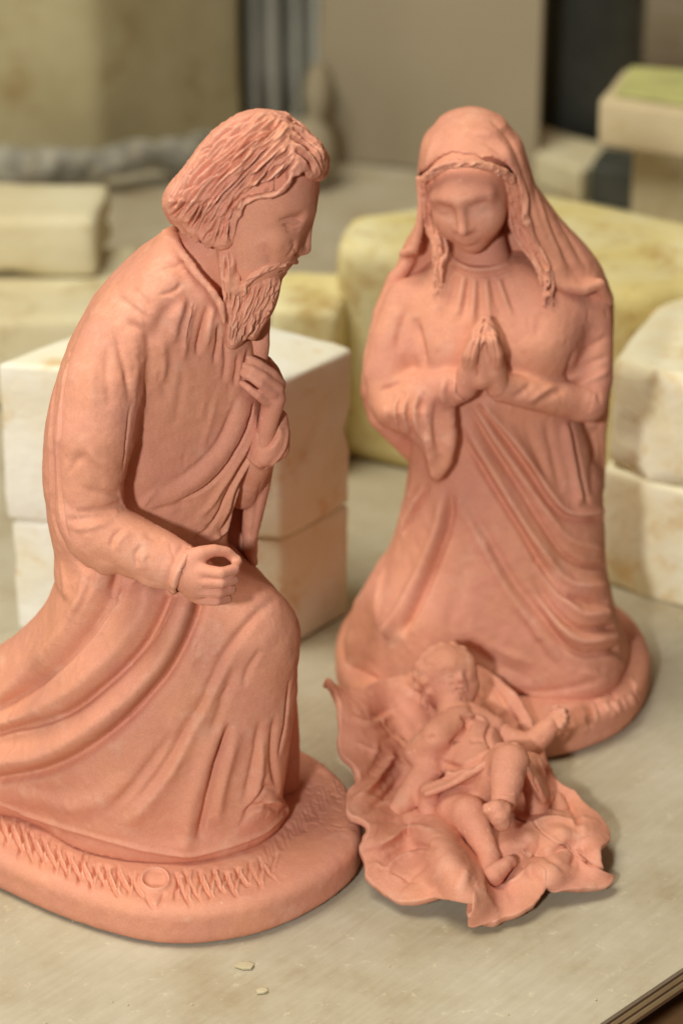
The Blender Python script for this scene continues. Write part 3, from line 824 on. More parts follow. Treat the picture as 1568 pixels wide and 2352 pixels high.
# wide hanging sleeve end
W.append(('u', Relief(spline([(900, 915), (960, 905), (1015, 895), (1034, 930), (1044, 985), (1040, 1045), (1012, 1102), (990, 1100), (972, 1050), (945, 1010), (905, 992), (868, 968), (866, 935)], 3, True), MY - 0.031, 0.013, 0.0105), 24 * MPX))
W.append(('u', mchain([(1030, 950, -41, 15), (1036, 1000, -42, 14), (1028, 1060, -41, 13), (1004, 1092, -40, 13)]), 10 * MPX))
W.append(('u', mchain([(968, 950, -43, 15), (985, 1020, -43, 14), (996, 1085, -40, 12)]), 10 * MPX))
mfold = [
    # neckline and gathers
    ([(1030, 590), (1060, 612), (1100, 620), (1150, 612), (1190, 590)], 6, 7, 'g', (0.1, 0.1)), ([(1030, 602), (1065, 626), (1105, 632), (1150, 626), (1185, 606)], 4, -6, 'g', (0.1, 0.1)),
    ([(1050, 628), (1040, 670), (1025, 720)], 8, -7, 'g', (0.1, 0.4)), ([(1078, 634), (1070, 690), (1060, 740)], 7, -7, 'g', (0.1, 0.4)),
    ([(1100, 636), (1102, 690), (1100, 750)], 8, -6, 'g', (0.1, 0.4)), ([(1128, 636), (1138, 690), (1155, 735)], 7, -7, 'g', (0.1, 0.4)), ([(1155, 634), (1170, 680), (1190, 730)], 8, -6, 'g', (0.1, 0.4)),
    ([(1064, 634), (1055, 690), (1040, 740)], 7, 5, 'g', (0.1, 0.4)), ([(1090, 640), (1086, 700), (1080, 750)], 7, 5, 'g', (0.1, 0.4)), ([(1114, 640), (1120, 700), (1128, 760)], 7, 5, 'g', (0.1, 0.4)), ([(1142, 640), (1160, 690), (1180, 750)], 7, 5, 'g', (0.1, 0.4)),
    ([(1015, 680), (1005, 740), (1000, 790)], 12, -4, 'g'), ([(1240, 720), (1230, 780)], 12, -4, 'g'),
    # right arm side
    ([(950, 730), (965, 800), (975, 850)], 14, -14, 'g'), ([(940, 700), (920, 760), (915, 810)], 12, -6, 'g'), ([(870, 900), (910, 885), (945, 870)], 8, -7, 'g'),
    ([(905, 985), (895, 940), (905, 905)], 8, -7, 'g'), ([(925, 1000), (915, 945), (928, 900)], 8, -7, 'g'), ([(950, 1015), (938, 950), (950, 905)], 9, -8, 'g'), ([(978, 1010), (962, 950), (975, 900)], 9, -9, 'g'),
    ([(915, 990), (905, 940), (917, 905)], 7, 6, 'g'), ([(940, 1000), (926, 945), (940, 900)], 7, 6, 'g'), ([(965, 1010), (950, 950), (962, 900)], 8, 7, 'g'), ([(1010, 1040), (1000, 980), (1005, 910)], 8, -9, 'g'),
    ([(1035, 865), (1030, 900), (1040, 930)], 7, -7, 'g'), ([(1020, 870), (1015, 905), (1020, 930)], 8, 5, 'g'),
    # left arm side
    ([(1320, 800), (1305, 850), (1310, 880)], 12, -8, 'g'), ([(1330, 850), (1365, 830), (1395, 820)], 8, -5, 'g'), ([(1335, 810), (1365, 790), (1395, 770)], 8, -5, 'g'), ([(1330, 880), (1360, 870), (1400, 850)], 8, 5, 'g'),
    ([(1300, 890), (1260, 910), (1225, 935)], 9, -5, 'g'), ([(1270, 885), (1240, 905), (1205, 925)], 8, 5, 'g'), ([(1220, 880), (1200, 900), (1175, 915)], 8, -5, 'g'), ([(1340, 880), (1370, 900), (1380, 930)], 8, -4, 'g'),
    # mantle crossing the skirt
    ([(1100, 925), (1150, 985), (1215, 1070), (1260, 1140), (1300, 1180), (1345, 1185), (1385, 1180)], 11, 21, 'f', (0.05, 0.1)),
    ([(1090, 930), (1140, 1010), (1210, 1110), (1260, 1180), (1310, 1240), (1385, 1260)], 11, 10, 'g', (0.1, 0.1)),
    ([(1075, 935), (1125, 1020), (1190, 1120), (1240, 1200), (1290, 1270), (1340, 1300), (1390, 1300)], 8, -14, 'g', (0.1, 0.1)),
    ([(1060, 960), (1120, 1060), (1190, 1180), (1250, 1270), (1310, 1340), (1395, 1345)], 13, 16, 'g', (0.15, 0.1)),
    ([(1060, 1000), (1120, 1100), (1190, 1210), (1250, 1310), (1300, 1370), (1395, 1380)], 9, -16, 'g', (0.15, 0.1)),
    ([(1230, 1290), (1290, 1370), (1340, 1410), (1400, 1405)], 13, 16, 'g', (0.3, 0.1)),
    ([(1220, 1320), (1270, 1400), (1330, 1445), (1410, 1440)], 9, -16, 'g', (0.3, 0.1)),
    ([(1240, 1370), (1290, 1440), (1340, 1470), (1415, 1460)], 13, 15, 'g', (0.3, 0.1)),
    ([(1230, 1400), (1280, 1470), (1340, 1505), (1420, 1490)], 9, -14, 'g', (0.3, 0.1)),
    ([(1060, 1150), (1120, 1240), (1180, 1340), (1260, 1440), (1310, 1540)], 13, -12, 'g', (0.2, 0.3)),
    ([(1040, 1130), (1100, 1230), (1150, 1330), (1210, 1420), (1270, 1520)], 16, 9, 'g', (0.2, 0.3)),
    ([(1310, 970), (1325, 1040), (1340, 1110), (1350, 1160)], 6, -9, 'g', (0.1, 0.1)), ([(1295, 970), (1310, 1050), (1325, 1120), (1330, 1160)], 12, 12, 'g', (0.1, 0.1)),
    ([(1360, 980), (1362, 1060), (1365, 1140)], 22, -9, 'g', (0.1, 0.1)),
    ([(1200, 960), (1230, 1040), (1260, 1110)], 10, -6, 'g'), ([(1250, 960), (1270, 1050), (1290, 1130)], 10, -6, 'g'), ([(1160, 960), (1200, 1030), (1240, 1100)], 10, 6, 'g'),
    # left panel of the mantle
    ([(1035, 1120), (1030, 1200), (1000, 1290), (960, 1380), (920, 1460)], 12, -21, 'g', (0.15, 0.1)), ([(1020, 1120), (1005, 1210), (965, 1310), (920, 1400), (880, 1455)], 18, 16, 'g', (0.15, 0.05)),
    ([(985, 1110), (950, 1180), (925, 1230)], 9, -14, 'g'), ([(960, 1110), (930, 1170), (918, 1200)], 8, -12, 'g'), ([(970, 1120), (935, 1190), (915, 1240)], 8, 9, 'g'),
    ([(880, 1300), (870, 1370), (862, 1440)], 16, 12, 'g'),
    # front of the skirt at the ground
    ([(1080, 1250), (1060, 1350), (1030, 1450)], 22, -4, 'g'), ([(1180, 1400), (1240, 1490), (1290, 1550)], 14, -6, 'g'), ([(1050, 1470), (1130, 1520), (1220, 1560)], 14, -7, 'g'), ([(1060, 1440), (1140, 1490), (1230, 1530)], 12, 5, 'g'),
    ([(1150, 1580), (1230, 1590), (1330, 1575), (1420, 1540)], 10, -5, 'g'), ([(1360, 1500), (1420, 1520), (1440, 1550)], 12, 5, 'g'), ([(1330, 1540), (1400, 1560)], 10, 5, 'g'),
]
for i in range(110):
    x = fr.uniform(880, 1390); y = fr.uniform(640, 1560)
    a = math.radians(fr.uniform(70, 110) if y < 930 else fr.uniform(45, 75))
    L_ = fr.uniform(18, 60)
    mfold.append(([(x, y), (x + math.cos(a) * L_ * .5 + fr.uniform(-3, 3), y + math.sin(a) * L_ * .5), (x + math.cos(a) * L_, y + math.sin(a) * L_)], fr.uniform(3, 10), fr.uniform(-2.4, 2.0), 'g', (0.3, 0.3)))
part('dress', W, 7.8 * MPX, CLAY, woman, mfold, MPX, 1, ((110, 3.0), (260, 1.8), (800, 0.8)), drop=0.017)

# ---- long veil: hood, shoulder fall, strip behind the arms
V = []
V.append(('u', Loft(rings([
    (292, 1030, 1135, 5, 16), (315, 980, 1190, 4, 28), (350, 966, 1207, 3, 31), (390, 958, 1219, 3, 32),
    (430, 958, 1232, 4, 32), (480, 962, 1268, 5, 31), (520, 955, 1300, 6, 30), (560, 930, 1340, 7, 29), (585, 918, 1362, 7, 28), (620, 912, 1385, 8, 28),
    (660, 905, 1400, 8, 28), (710, 900, 1404, 9, 26), (760, 900, 1400, 10, 22)], MY), 2.2), 0))
opening = [(962, 402), (985, 382), (1012, 362), (1042, 350), (1075, 353), (1110, 360), (1145, 368), (1170, 385), (1188, 420), (1195, 470), (1205, 520), (1222, 548), (1240, 590), (1262, 630), (1275, 650),
           (1330, 668), (1372, 656), (1392, 680), (1398, 800), (870, 800), (900, 600), (918, 588), (955, 588), (966, 570), (968, 520), (972, 470), (966, 430)]
V.append(('s', Relief(spline(opening, 3, True), MY - 0.05, 0.056, 0.001), 5 * MPX))
V.insert(1, ('u', Ell(mp_(1082, 336, 5), (101 * 0.000203, 0.0265, 86 * 0.000203)), 30 * MPX))
# rolled rims
V.append(('u', mchain([(962, 410, -12, 9), (966, 470, -12, 9), (962, 530, -12, 10), (950, 572, -12, 12), (925, 582, -8, 11)]), 10 * MPX))
V.append(('u', mchain([(1262, 636, -17, 10), (1300, 660, -18, 11), (1340, 666, -16, 12), (1376, 652, -12, 14), (1394, 690, -5, 14)]), 30 * MPX))
# strip hanging behind the right arm
V.append(('u', mchain([(938, 600, 4, 14), (908, 640, 3, 20), (878, 720, 0, 22), (856, 820, -4, 22), (848, 900, -8, 22), (868, 960, -8, 24), (910, 1000, -4, 24), (950, 1040, 2, 24)]), 16 * MPX))
V.append(('u', mchain([(1380, 690, 8, 26), (1385, 800, 8, 22), (1378, 900, 6, 24), (1368, 1000, 10, 24), (1366, 1120, 10, 22)]), 16 * MPX))
vst = [([(1120, 270), (1170, 320), (1200, 390), (1215, 460)], 12, -5, 'g'), ([(1100, 290), (1150, 330), (1180, 380)], 14, 4, 'g'), ([(1060, 300), (1120, 330), (1165, 370)], 10, -3, 'g'),
       ([(1215, 440), (1225, 500), (1245, 560), (1275, 620)], 9, -9, 'g'), ([(1240, 450), (1265, 520), (1300, 590), (1330, 640)], 12, -7, 'g'), ([(1225, 420), (1245, 490), (1275, 560), (1300, 620)], 11, 6, 'g'),
       ([(1270, 490), (1310, 550), (1350, 620)], 12, -5, 'g'), ([(1200, 400), (1208, 460), (1200, 510)], 9, 6, 'g'), ([(1196, 520), (1215, 510), (1235, 525)], 8, 6, 'g'),
       ([(1040, 349), (1075, 352), (1130, 366), (1170, 388)], 5, 4, 'g'), ([(1000, 300), (985, 350), (975, 395)], 14, 3, 'g'), ([(945, 545), (935, 570)], 8, -4, 'g')]
part('veil', V, 6.8 * MPX, CLAY, woman, vst, MPX, 1)

# ---- body: head, neck, hands, arms inside the sleeves
Q = []
fx = np.array([1.0, 0, 0])
c_face = mp_(1078, 446, -11)
Rt = None
ca, sa = math.cos(math.radians(9)), math.sin(math.radians(9))
tilt = np.array([[ca, 0, sa], [0, 1, 0], [-sa, 0, ca]])
# local axes: across the face, through it, up it (leaning to the right as seen, chin tucked and turned to the left)
turn = math.radians(-14); nod = math.radians(11)
Xa = np.array([math.cos(turn), math.sin(turn), 0]); Ya = np.array([-math.sin(turn), math.cos(turn), 0]); Za = np.array([0, 0, 1.0])
Ya, Za = Ya * math.cos(nod) + Za * math.sin(nod), Za * math.cos(nod) - Ya * math.sin(nod)
Xa, Za = Xa * ca + Za * sa, Za * ca - Xa * sa
FR = np.array([Xa, Ya, Za])
u = 0.000203
def fc(a, b, c): return c_face + (a * Xa + b * Ya + c * Za) * u          # face-local px: right, back, up
def fch(pts, flat=None): return Chain([fc(a, b, c) for a, b, c, r in pts], [r * u for *_, r in pts], flat)
Q.append(('u', Ell(fc(0, 20, 25), (93 * u, 118 * u, 105 * u), FR), 0))
Q.append(('u', Ell(fc(0, 0, -25), (78 * u, 96 * u, 94 * u), FR), 30 * u))
Q.append(('u', fch([(0, -52, -92, 26), (0, -40, -70, 44)]), 36 * u))
Q.append(('u', fch([(-48, -45, -35, 30), (-40, -52, -45, 28)]), 30 * u)); Q.append(('u', fch([(48, -45, -35, 30), (40, -52, -45, 28)]), 30 * u))
# brow, sockets, lids
Q.append(('u', fch([(-58, -66, 30, 6), (-30, -82, 34, 6), (0, -86, 28, 6), (30, -82, 34, 6), (58, -66, 30, 6)]), 36 * u))
Q.append(('s', fch([(-48, -91, 7, 11), (-24, -102, 6, 11)]), 26 * u)); Q.append(('s', fch([(24, -102, 6, 11), (48, -91, 7, 11)]), 26 * u))
Q.append(('u', Ell(fc(-36, -70, 4), (19 * u, 15 * u, 11 * u), FR), 8 * u)); Q.append(('u', Ell(fc(36, -70, 4), (19 * u, 15 * u, 11 * u), FR), 8 * u))
# nose, mouth
Q.append(('u', fch([(0, -90, 18, 8), (0, -101, -10, 8.5), (0, -110, -36, 11.5)]), 14 * u))
Q.append(('u', fch([(-12, -97, -38, 8), (0, -103, -40, 8), (12, -97, -38, 8)]), 8 * u))
Q.append(('u', fch([(-20, -86, -62, 5.5), (0, -95, -59, 7), (20, -86, -62, 5.5)]), 9 * u))
Q.append(('u', fch([(-15, -86, -72, 6), (0, -92, -73, 8), (15, -86, -72, 6)]), 9 * u))
# neck, shoulders' core, arms
Q.append(('u', mchain([(1100, 560, 0, 62), (1108, 640, -3, 76)]), 12 * u))
Q.append(('u', mchain([(1115, 640, 2, 60), (1000, 680, 0, 30), (905, 780, -14, 24), (900, 900, -22, 24), (1010, 900, -36, 24), (1070, 888, -44, 24)]), 8 * u))
Q.append(('u', mchain([(1115, 640, 2, 60), (1290, 680, 0, 30), (1358, 790, -10, 24), (1345, 918, -23, 24), (1200, 900, -39, 24), (1140, 886, -44, 24)]), 8 * u))
# palms and fingers pressed together
Q.append(('u', mchain([(1068, 890, -44, 28), (1080, 850, -46, 31), (1090, 812, -46, 24)]), 8 * u))
Q.append(('u', mchain([(1142, 888, -44, 28), (1133, 850, -46, 30), (1126, 812, -46, 24)]), 8 * u))
Q.append(('u', mchain([(1104, 866, -47, 30), (1108, 800, -48, 20), (1113, 752, -46, 10)]), 8 * u))
for k, (dd, tip, w) in enumerate([(-52, 768, 13), (-47, 742, 13), (-41, 725, 13), (-35, 737, 13)]):
    Q.append(('u', mchain([(1072 + 4 * (k == 0), 868, -44 - 0.3 * (4 - k), 20), (1080, 815, dd, 19), (1094, (815 + tip) / 2 - 6, dd - 1, w + 2), (1110, tip + 9, dd, 9)]), 5 * u))
    Q.append(('u', mchain([(1140 - 4 * (k == 0), 866, -44 - 0.3 * (4 - k), 20), (1138, 812, dd, 18), (1130, (812 + tip) / 2 - 6, dd - 1, w + 1), (1119, tip + 9, dd, 9)]), 5 * u))
Q.append(('u', mchain([(1098, 860, -34, 16), (1104, 800, -30, 12), (1106, 770, -30, 9)]), 4 * u))
fst = [([(1096, 868), (1100, 820), (1106, 770), (1112, 735)], 4.5, -11, 'v', (0.05, 0)),
       ([(1075, 850), (1082, 805), (1098, 765)], 3.5, -5, 'g'), ([(1066, 840), (1078, 790), (1098, 745)], 3.5, -4, 'g'),
       ([(1128, 850), (1126, 805), (1116, 765)], 3.5, -5, 'g'), ([(1140, 840), (1136, 795), (1122, 745)], 3.5, -4, 'g')]
part('body', Q, 5 * MPX, CLAY, woman, fst, MPX, 1, ((300, 0.6),))
# lids and lips cut after the head is placed
# ---- hair
Hm = []
Hm.append(('u', mchain([(974, 412, -20, 11), (995, 394, -26, 12), (1020, 380, -29, 11), (1052, 374, -31, 10), (1090, 376, -31, 11), (1125, 384, -29, 12), (1155, 396, -25, 12), (1172, 412, -21, 13)]), 0))
def strand(path, off, wav, ph, r0, dd):
    P_ = spline(path, 5); n = len(P_)
    out = []
    for i, (x, y, d) in enumerate(P_):
        t = i / (n - 1)
        out.append((x + off * (0.5 + 0.5 * math.sin(math.pi * min(t * 1.1, 1))) + wav * math.sin(t * 15 + ph), y, d + dd + 1.0 * math.cos(t * 15 + ph), r0 * (1.0 - 0.8 * t ** 2.2)))
    return mchain(out)
left_p = [(978, 415, -16), (986, 470, -13), (994, 520, -12), (1006, 570, -16), (1004, 620, -22), (998, 695, -28)]
right_p = [(1174, 415, -18), (1188, 470, -15), (1200, 520, -13), (1228, 575, -17), (1254, 630, -23), (1258, 705, -28)]
for k in range(24):
    cut = hr.choice([4, 5, 6, 6])
    Hm.append(('u', strand(left_p[:cut], hr.uniform(-15, 20), hr.uniform(1.5, 4), hr.uniform(0, 6), hr.uniform(4, 6), hr.uniform(-0.5, 2.5)), 2.5 * u))
for k in range(30):
    cut = hr.choice([4, 5, 6, 6])
    Hm.append(('u', strand(right_p[:cut], hr.uniform(-30, 20), hr.uniform(1.5, 4), hr.uniform(0, 6), hr.uniform(4.5, 6.5), hr.uniform(-0.5, 2.5)), 2.5 * u))
hs = []
for i in range(60):
    if i % 2:
        L_ = [(980, 420), (988, 480), (1000, 540), (1010, 590), (1003, 640), (998, 690)]; off = hr.uniform(-14, 18)
    else:
        L_ = [(1176, 420), (1188, 480), (1205, 540), (1232, 590), (1255, 640), (1258, 690)]; off = hr.uniform(-22, 18)
    P_ = spline(L_, 4) + np.array([off, 0]); a = hr.randint(0, len(P_) - 8)
    hs.append((P_[a:a + hr.randint(6, 9):2].tolist(), hr.uniform(2, 3.5), hr.choice([-6, -5, 3]), 'g', (0.3, 0.3)))
for i in range(36):
    t = hr.uniform(0, 1); x = 972 + 200 * t; y = 384 + 60 * (t - 0.5) ** 2 * 2 + hr.uniform(-8, 8)
    hs.append(([(x - 9, y + hr.uniform(-2, 7)), (x, y), (x + 9, y + hr.uniform(-5, 4))], 3, hr.choice([-6, 5, -5]), 'g', (0.3, 0.3)))
part('hair', Hm, 4.8 * MPX, CLAY, woman, hs, MPX, 1, ((500, 2.5), (1000, 1.5)))

# ================================================================== the infant on a blanket
BPX = 0.00020
def bz(x, y, z): return at_z(x, y, z / 1000)
def bchain(pts, flat=None):
    return Chain([bz(x, y, z) for x, y, z, r in pts], [r * lpx(bz(x, y, z)) for x, y, z, r in pts], flat)
babe = thing('infant_statue', 'small terracotta infant lying on a crumpled blanket with arms spread', 'statue', (0.045, 0.89, 0))

# ---- blanket: a sheet with thickness, its outline and its rises given as points (seen at, height mm)
rim = [(742, 1566, 50), (768, 1592, 44), (810, 1590, 40), (850, 1575, 38), (900, 1560, 36), (950, 1548, 36), (1000, 1535, 36), (1060, 1530, 36), (1110, 1535, 36), (1160, 1570, 33), (1200, 1610, 29),
       (1225, 1660, 25), (1240, 1700, 22), (1258, 1742, 18), (1275, 1790, 16), (1322, 1822, 14), (1345, 1860, 12), (1380, 1900, 11), (1391, 1942, 8), (1376, 1960, 14), (1376, 1990, 12), (1396, 2018, 5), (1380, 2046, 3),
       (1320, 2050, 5), (1262, 2046, 8), (1264, 2012, 16), (1250, 2050, 8), (1220, 2090, 4), (1170, 2118, 3), (1110, 2128, 3), (1075, 2112, 6), (1090, 2078, 14), (1052, 2062, 16), (1000, 2072, 9), (930, 2082, 5),
       (880, 2055, 5), (838, 2022, 10), (832, 1985, 12), (820, 1945, 18), (836, 1906, 24), (800, 1880, 25), (794, 1830, 28), (812, 1780, 33), (780, 1740, 32), (772, 1690, 36), (772, 1640, 40)]
inner = [(860, 1650, 28), (900, 1700, 20), (950, 1650, 26), (1000, 1600, 28), (1080, 1600, 26), (1140, 1640, 22), (1180, 1700, 14), (880, 1780, 18), (845, 1790, 26), (860, 1840, 22), (930, 1780, 13), (1000, 1760, 12), (1100, 1760, 10), (1200, 1760, 8),
         (900, 1880, 17), (960, 1850, 14), (950, 1930, 12), (900, 1960, 12), (900, 2020, 9), (975, 1965, 14), (996, 1922, 22), (1020, 1950, 25), (1043, 1981, 25), (1070, 2020, 22), (1092, 2056, 18), (1010, 2040, 12), (1062, 1942, 7), (1090, 1985, 6), (1112, 2040, 5), (1140, 2070, 5), (1180, 2080, 5), (1200, 2030, 9), (1100, 1900, 6), (1200, 1980, 10),
         (1180, 1920, 8), (1165, 1942, 15), (1201, 1926, 19), (1288, 1916, 19), (1340, 1918, 18), (1230, 1962, 10), (1200, 1900, 12), (1300, 1885, 9), (1250, 1840, 9), (1300, 1960, 11), (1330, 2000, 8), (1300, 2020, 9), (1340, 1930, 13), (1268, 1985, 15), (1230, 1800, 8), (1150, 1820, 6), (870, 1720, 27), (820, 1690, 34), (830, 1630, 36)]
RIM = spline(rim, 5, True)
jr = np.random.default_rng(4)
jit = jr.normal(0, 1, RIM.shape); jit = (jit + np.roll(jit, 1, 0) + np.roll(jit, -1, 0)) / 3
RIM = RIM + jit * np.array([4.0, 4.0, 0.8])
ctr = np.array([1075.0, 1830.0])
rel = RIM[:, :2] - ctr
ctrl = np.vstack([RIM[::3], np.array(inner, float)])
def tps(r): return np.where(r > 0, r * r * np.log(np.maximum(r, 1e-9)), 0)
cxy = ctrl[:, :2] / 300.0
A = tps(np.linalg.norm(cxy[:, None] - cxy[None], axis=2)) + np.eye(len(cxy)) * 0.004
Pm = np.c_[np.ones(len(cxy)), cxy]
sol = np.linalg.solve(np.block([[A, Pm], [Pm.T, np.zeros((3, 3))]]), np.r_[ctrl[:, 2], np.zeros(3)])
def height(x, y):
    q = np.c_[x, y] / 300.0
    return tps(np.linalg.norm(q[:, None] - cxy[None], axis=2)) @ sol[:-3] + np.c_[np.ones(len(q)), q] @ sol[-3:]
NR = 60
tt = np.linspace(0, 1, NR + 1)[1:]
gx = (ctr[0] + np.outer(tt, rel[:, 0])).ravel(); gy = (ctr[1] + np.outer(tt, rel[:, 1])).ravel()
gz = np.maximum(height(gx, gy), 2.6)
top = np.array([bz(x, y, z) for x, y, z in zip(gx, gy, gz)])
c0 = bz(ctr[0], ctr[1], max(height(ctr[:1], ctr[1:])[0], 2.6))
na = len(RIM)
pts = np.vstack([c0[None], top])
fq = []
for i in range(NR - 1):
    for j in range(na):
        a = 1 + i * na + j; b = 1 + i * na + (j + 1) % na
        fq.append((a, a + na, b + na, b))
me = bpy.data.meshes.new('blanket')
me.from_pydata(pts.tolist(), [], fq + [(0, 1 + j, 1 + (j + 1) % na) for j in range(na)])
me.update()
ob = bpy.data.objects.new('work', me); col.objects.link(ob)
sm = ob.modifiers.new('t', 'SOLIDIFY'); sm.thickness = 0.0037; sm.offset = -1
ss = ob.modifiers.new('s', 'SUBSURF'); ss.levels = 1
me2 = bpy.data.meshes.new_from_object(ob.evaluated_get(bpy.context.evaluated_depsgraph_get()))
bpy.data.objects.remove(ob); me2.name = 'blanket'
carve(me2, [([(800, 1850), (850, 1805), (905, 1725)], 11, 15, 'g'), ([(822, 1870), (880, 1835), (930, 1770)], 8, -11, 'g'), ([(850, 1960), (930, 1905), (1000, 1912)], 11, 12, 'g'), ([(870, 1990), (940, 1945), (1000, 1950)], 9, -9, 'g'), ([(1190, 1905), (1270, 1885), (1350, 1905)], 11, 13, 'g'), ([(1180, 1950), (1240, 1960), (1310, 1940)], 9, -11, 'g'), ([(1290, 1830), (1320, 1870), (1330, 1920)], 9, -10, 'g'), ([(800, 1640), (850, 1665), (900, 1640)], 10, 10, 'g'), ([(1140, 2040), (1190, 2020), (1220, 1980)], 9, 10, 'g'), ([(860, 1990), (900, 2005), (960, 2030)], 5, -4, 'g'), ([(835, 2000), (865, 1985), (930, 2030)], 6, 4, 'g'), ([(1300, 1930), (1320, 1960), (1310, 1990)], 7, -6, 'g'),
            ([(1330, 1940), (1345, 1970)], 6, -5, 'g'), ([(820, 1780), (850, 1750), (870, 1700)], 8, 5, 'g'), ([(870, 1700), (900, 1690), (930, 1670)], 9, -4, 'g'), ([(840, 1660), (880, 1640), (920, 1620)], 10, -5, 'g'),
            ([(1120, 1560), (1160, 1620), (1200, 1690)], 8, -9, 'g'), ([(1090, 1580), (1140, 1640), (1180, 1700)], 8, 6, 'g'), ([(1065, 1985), (1090, 2035), (1105, 2080)], 8, -3, 'g')] + [([(1075 + math.cos(a_) * 150 * hr.uniform(.8, 1.1), 1830 + math.sin(a_) * 160), (1075 + math.cos(a_ + .1) * 230, 1830 + math.sin(a_ + .1) * 215), (1075 + math.cos(a_ + hr.uniform(-.1, .2)) * 310, 1830 + math.sin(a_ + .1) * 280)],
             hr.uniform(7, 13), hr.choice([-5, 6, 8, -4]), 'g', (0.4, 0.2)) for a_ in np.linspace(0.1, 6.2, 26)], BPX, ((300, 3), (900, 1.2)))
link('blanket', me2, CLAY, babe)

# ---- body
Y = []
S0 = fwd(bz(1022, 1560, 50))
def hchain(pts): return Chain([at_s(x, y, S0 + d / 1000) for x, y, d, r in pts], [r * S0 / FPX for *_, r in pts])
BP = S0 / FPX
Y.append(('u', hchain([(1018, 1548, 1, 72), (1036, 1576, -1, 60)]), 0))
Y.append(('u', bchain([(1040, 1632, 43, 36), (1052, 1655, 40, 44)]), 14 * BP))
Y.append(('u', bchain([(1040, 1640, 40, 34), (1060, 1670, 36, 52), (1085, 1740, 31, 62), (1100, 1800, 26, 58)]), 16 * BP))
# face looking up and to the right
Y.append(('u', hchain([(1032, 1530, -9, 34), (1062, 1532, -7, 28)]), 40 * BP))
Y.append(('u', hchain([(1030, 1584, -8.5, 28)]), 26 * BP)); Y.append(('u', hchain([(1076, 1578, -5, 20)]), 20 * BP))
Y.append(('u', hchain([(1062, 1606, -6.5, 18)]), 20 * BP))
Y.append(('s', hchain([(1024, 1550, -17.5, 8), (1040, 1551, -17.5, 8)]), 14 * BP))
Y.append(('s', hchain([(1075, 1549, -14.5, 6)]), 12 * BP))
Y.append(('u', hchain([(1030, 1552, -13.8, 8), (1038, 1552, -13.8, 7)]), 5 * BP)); Y.append(('u', hchain([(1074, 1551, -11.2, 6.5)]), 5 * BP))
Y.append(('u', hchain([(1056, 1546, -14, 5), (1058, 1559, -15, 7)]), 9 * BP)); Y.append(('u', hchain([(1050, 1563, -14, 5), (1066, 1562, -13.5, 5)]), 6 * BP))
Y.append(('u', hchain([(1048, 1578, -13.8, 4.5), (1058, 1577, -14.2, 5.5), (1069, 1576, -12.8, 4.5)]), 6 * BP)); Y.append(('u', hchain([(1050, 1587, -13.4, 5), (1059, 1588, -13.6, 5.5), (1068, 1586, -12, 4.5)]), 6 * BP))
for (x0, y0, r0) in [(962, 1528, 12), (975, 1508, 12), (993, 1494, 12), (1015, 1486, 12), (1040, 1484, 11), (1062, 1492, 9), (956, 1552, 12), (972, 1540, 13), (990, 1520, 13), (1010, 1506, 12), (958, 1578, 11), (974, 1566, 12), (984, 1590, 10)]:
    q_ = ((x0 - 1020) ** 2 + (y0 - 1556) ** 2) / 76.0 ** 2
    Y.append(('u', hchain([(x0, y0, 1 - 13.2 * math.sqrt(max(1 - q_, 0.02)), r0)]), 10 * BP))
Y.append(('u', hchain([(975, 1602, -4, 10), (972, 1614, -4, 10), (978, 1624, -4, 8)]), 5 * BP))
# arms
Y.append(('u', bchain([(1120, 1672, 38, 30), (1165, 1698, 35, 30), (1215, 1715, 33, 29)]), 14 * BPX))
Y.append(('u', bchain([(1218, 1714, 33, 29), (1248, 1682, 38, 27), (1268, 1660, 42, 20)]), 8 * BPX))
Y.append(('u', bchain([(1268, 1660, 42, 21), (1280, 1645, 46, 22)]), 8 * BPX))
for k, (x, y, z) in enumerate([(1300, 1632, 49), (1304, 1645, 48), (1302, 1658, 46), (1294, 1668, 44)]):
    Y.append(('u', bchain([(1281, 1641 + k * 5, 46, 10), (x - 8, y, z + 1, 7.5), (x, y + 2, z - 1, 6.5)]), 3 * BPX))
Y.append(('u', bchain([(1272, 1638, 47, 10), (1272, 1628, 50, 7), (1278, 1624, 51, 6)]), 3 * BPX))
Y.append(('u', bchain([(1050, 1650, 40, 34), (1010, 1680, 40, 34), (965, 1728, 30, 26)]), 12 * BPX))
# legs: one bent toward us with the sole up, one stretched down
Y.append(('u', bchain([(1110, 1800, 28, 50), (1150, 1760, 40, 46), (1172, 1752, 46, 44)]), 20 * BPX))
Y.append(('u', bchain([(1168, 1750, 47, 39), (1163, 1795, 43, 40), (1157, 1838, 39, 30)]), 12 * BPX))
Y.append(('u', bchain([(1152, 1888, 36.5, 21), (1146, 1874, 39.5, 25), (1138, 1860, 42, 22)]), 7 * BPX))
Y.append(('u', bchain([(1122, 1862, 41, 15), (1140, 1856, 42.5, 16), (1160, 1858, 41.5, 15)]), 10 * BPX))
for (x0, y0, z0, r0) in [(1116, 1853, 43, 9.5), (1129, 1846, 43.8, 8), (1141, 1843, 44, 7.5), (1152, 1844, 43.8, 7), (1162, 1848, 43.2, 6.5)]:
    Y.append(('u', bchain([(x0, y0, z0, r0), (x0 + 1, y0 + 10, z0 - 1, r0)]), 2.5 * BPX))
for (x0, y0, z0) in [(1166, 1972, 18.5), (1173, 1974, 17.5), (1178, 1979, 16.5), (1180, 1985, 15.5)]:
    Y.append(('u', bchain([(x0, y0, z0, 6)]), 3 * BPX))
Y.append(('u', bchain([(1060, 1830, 22, 52), (1050, 1860, 20, 52), (1078, 1880, 22, 42)]), 18 * BPX))
Y.append(('u', bchain([(1074, 1866, 25, 39), (1102, 1922, 18, 32), (1126, 1972, 13, 23)]), 12 * BPX))
Y.append(('u', bchain([(1125, 1975, 13, 26), (1132, 2012, 12, 24)]), 10 * BPX))
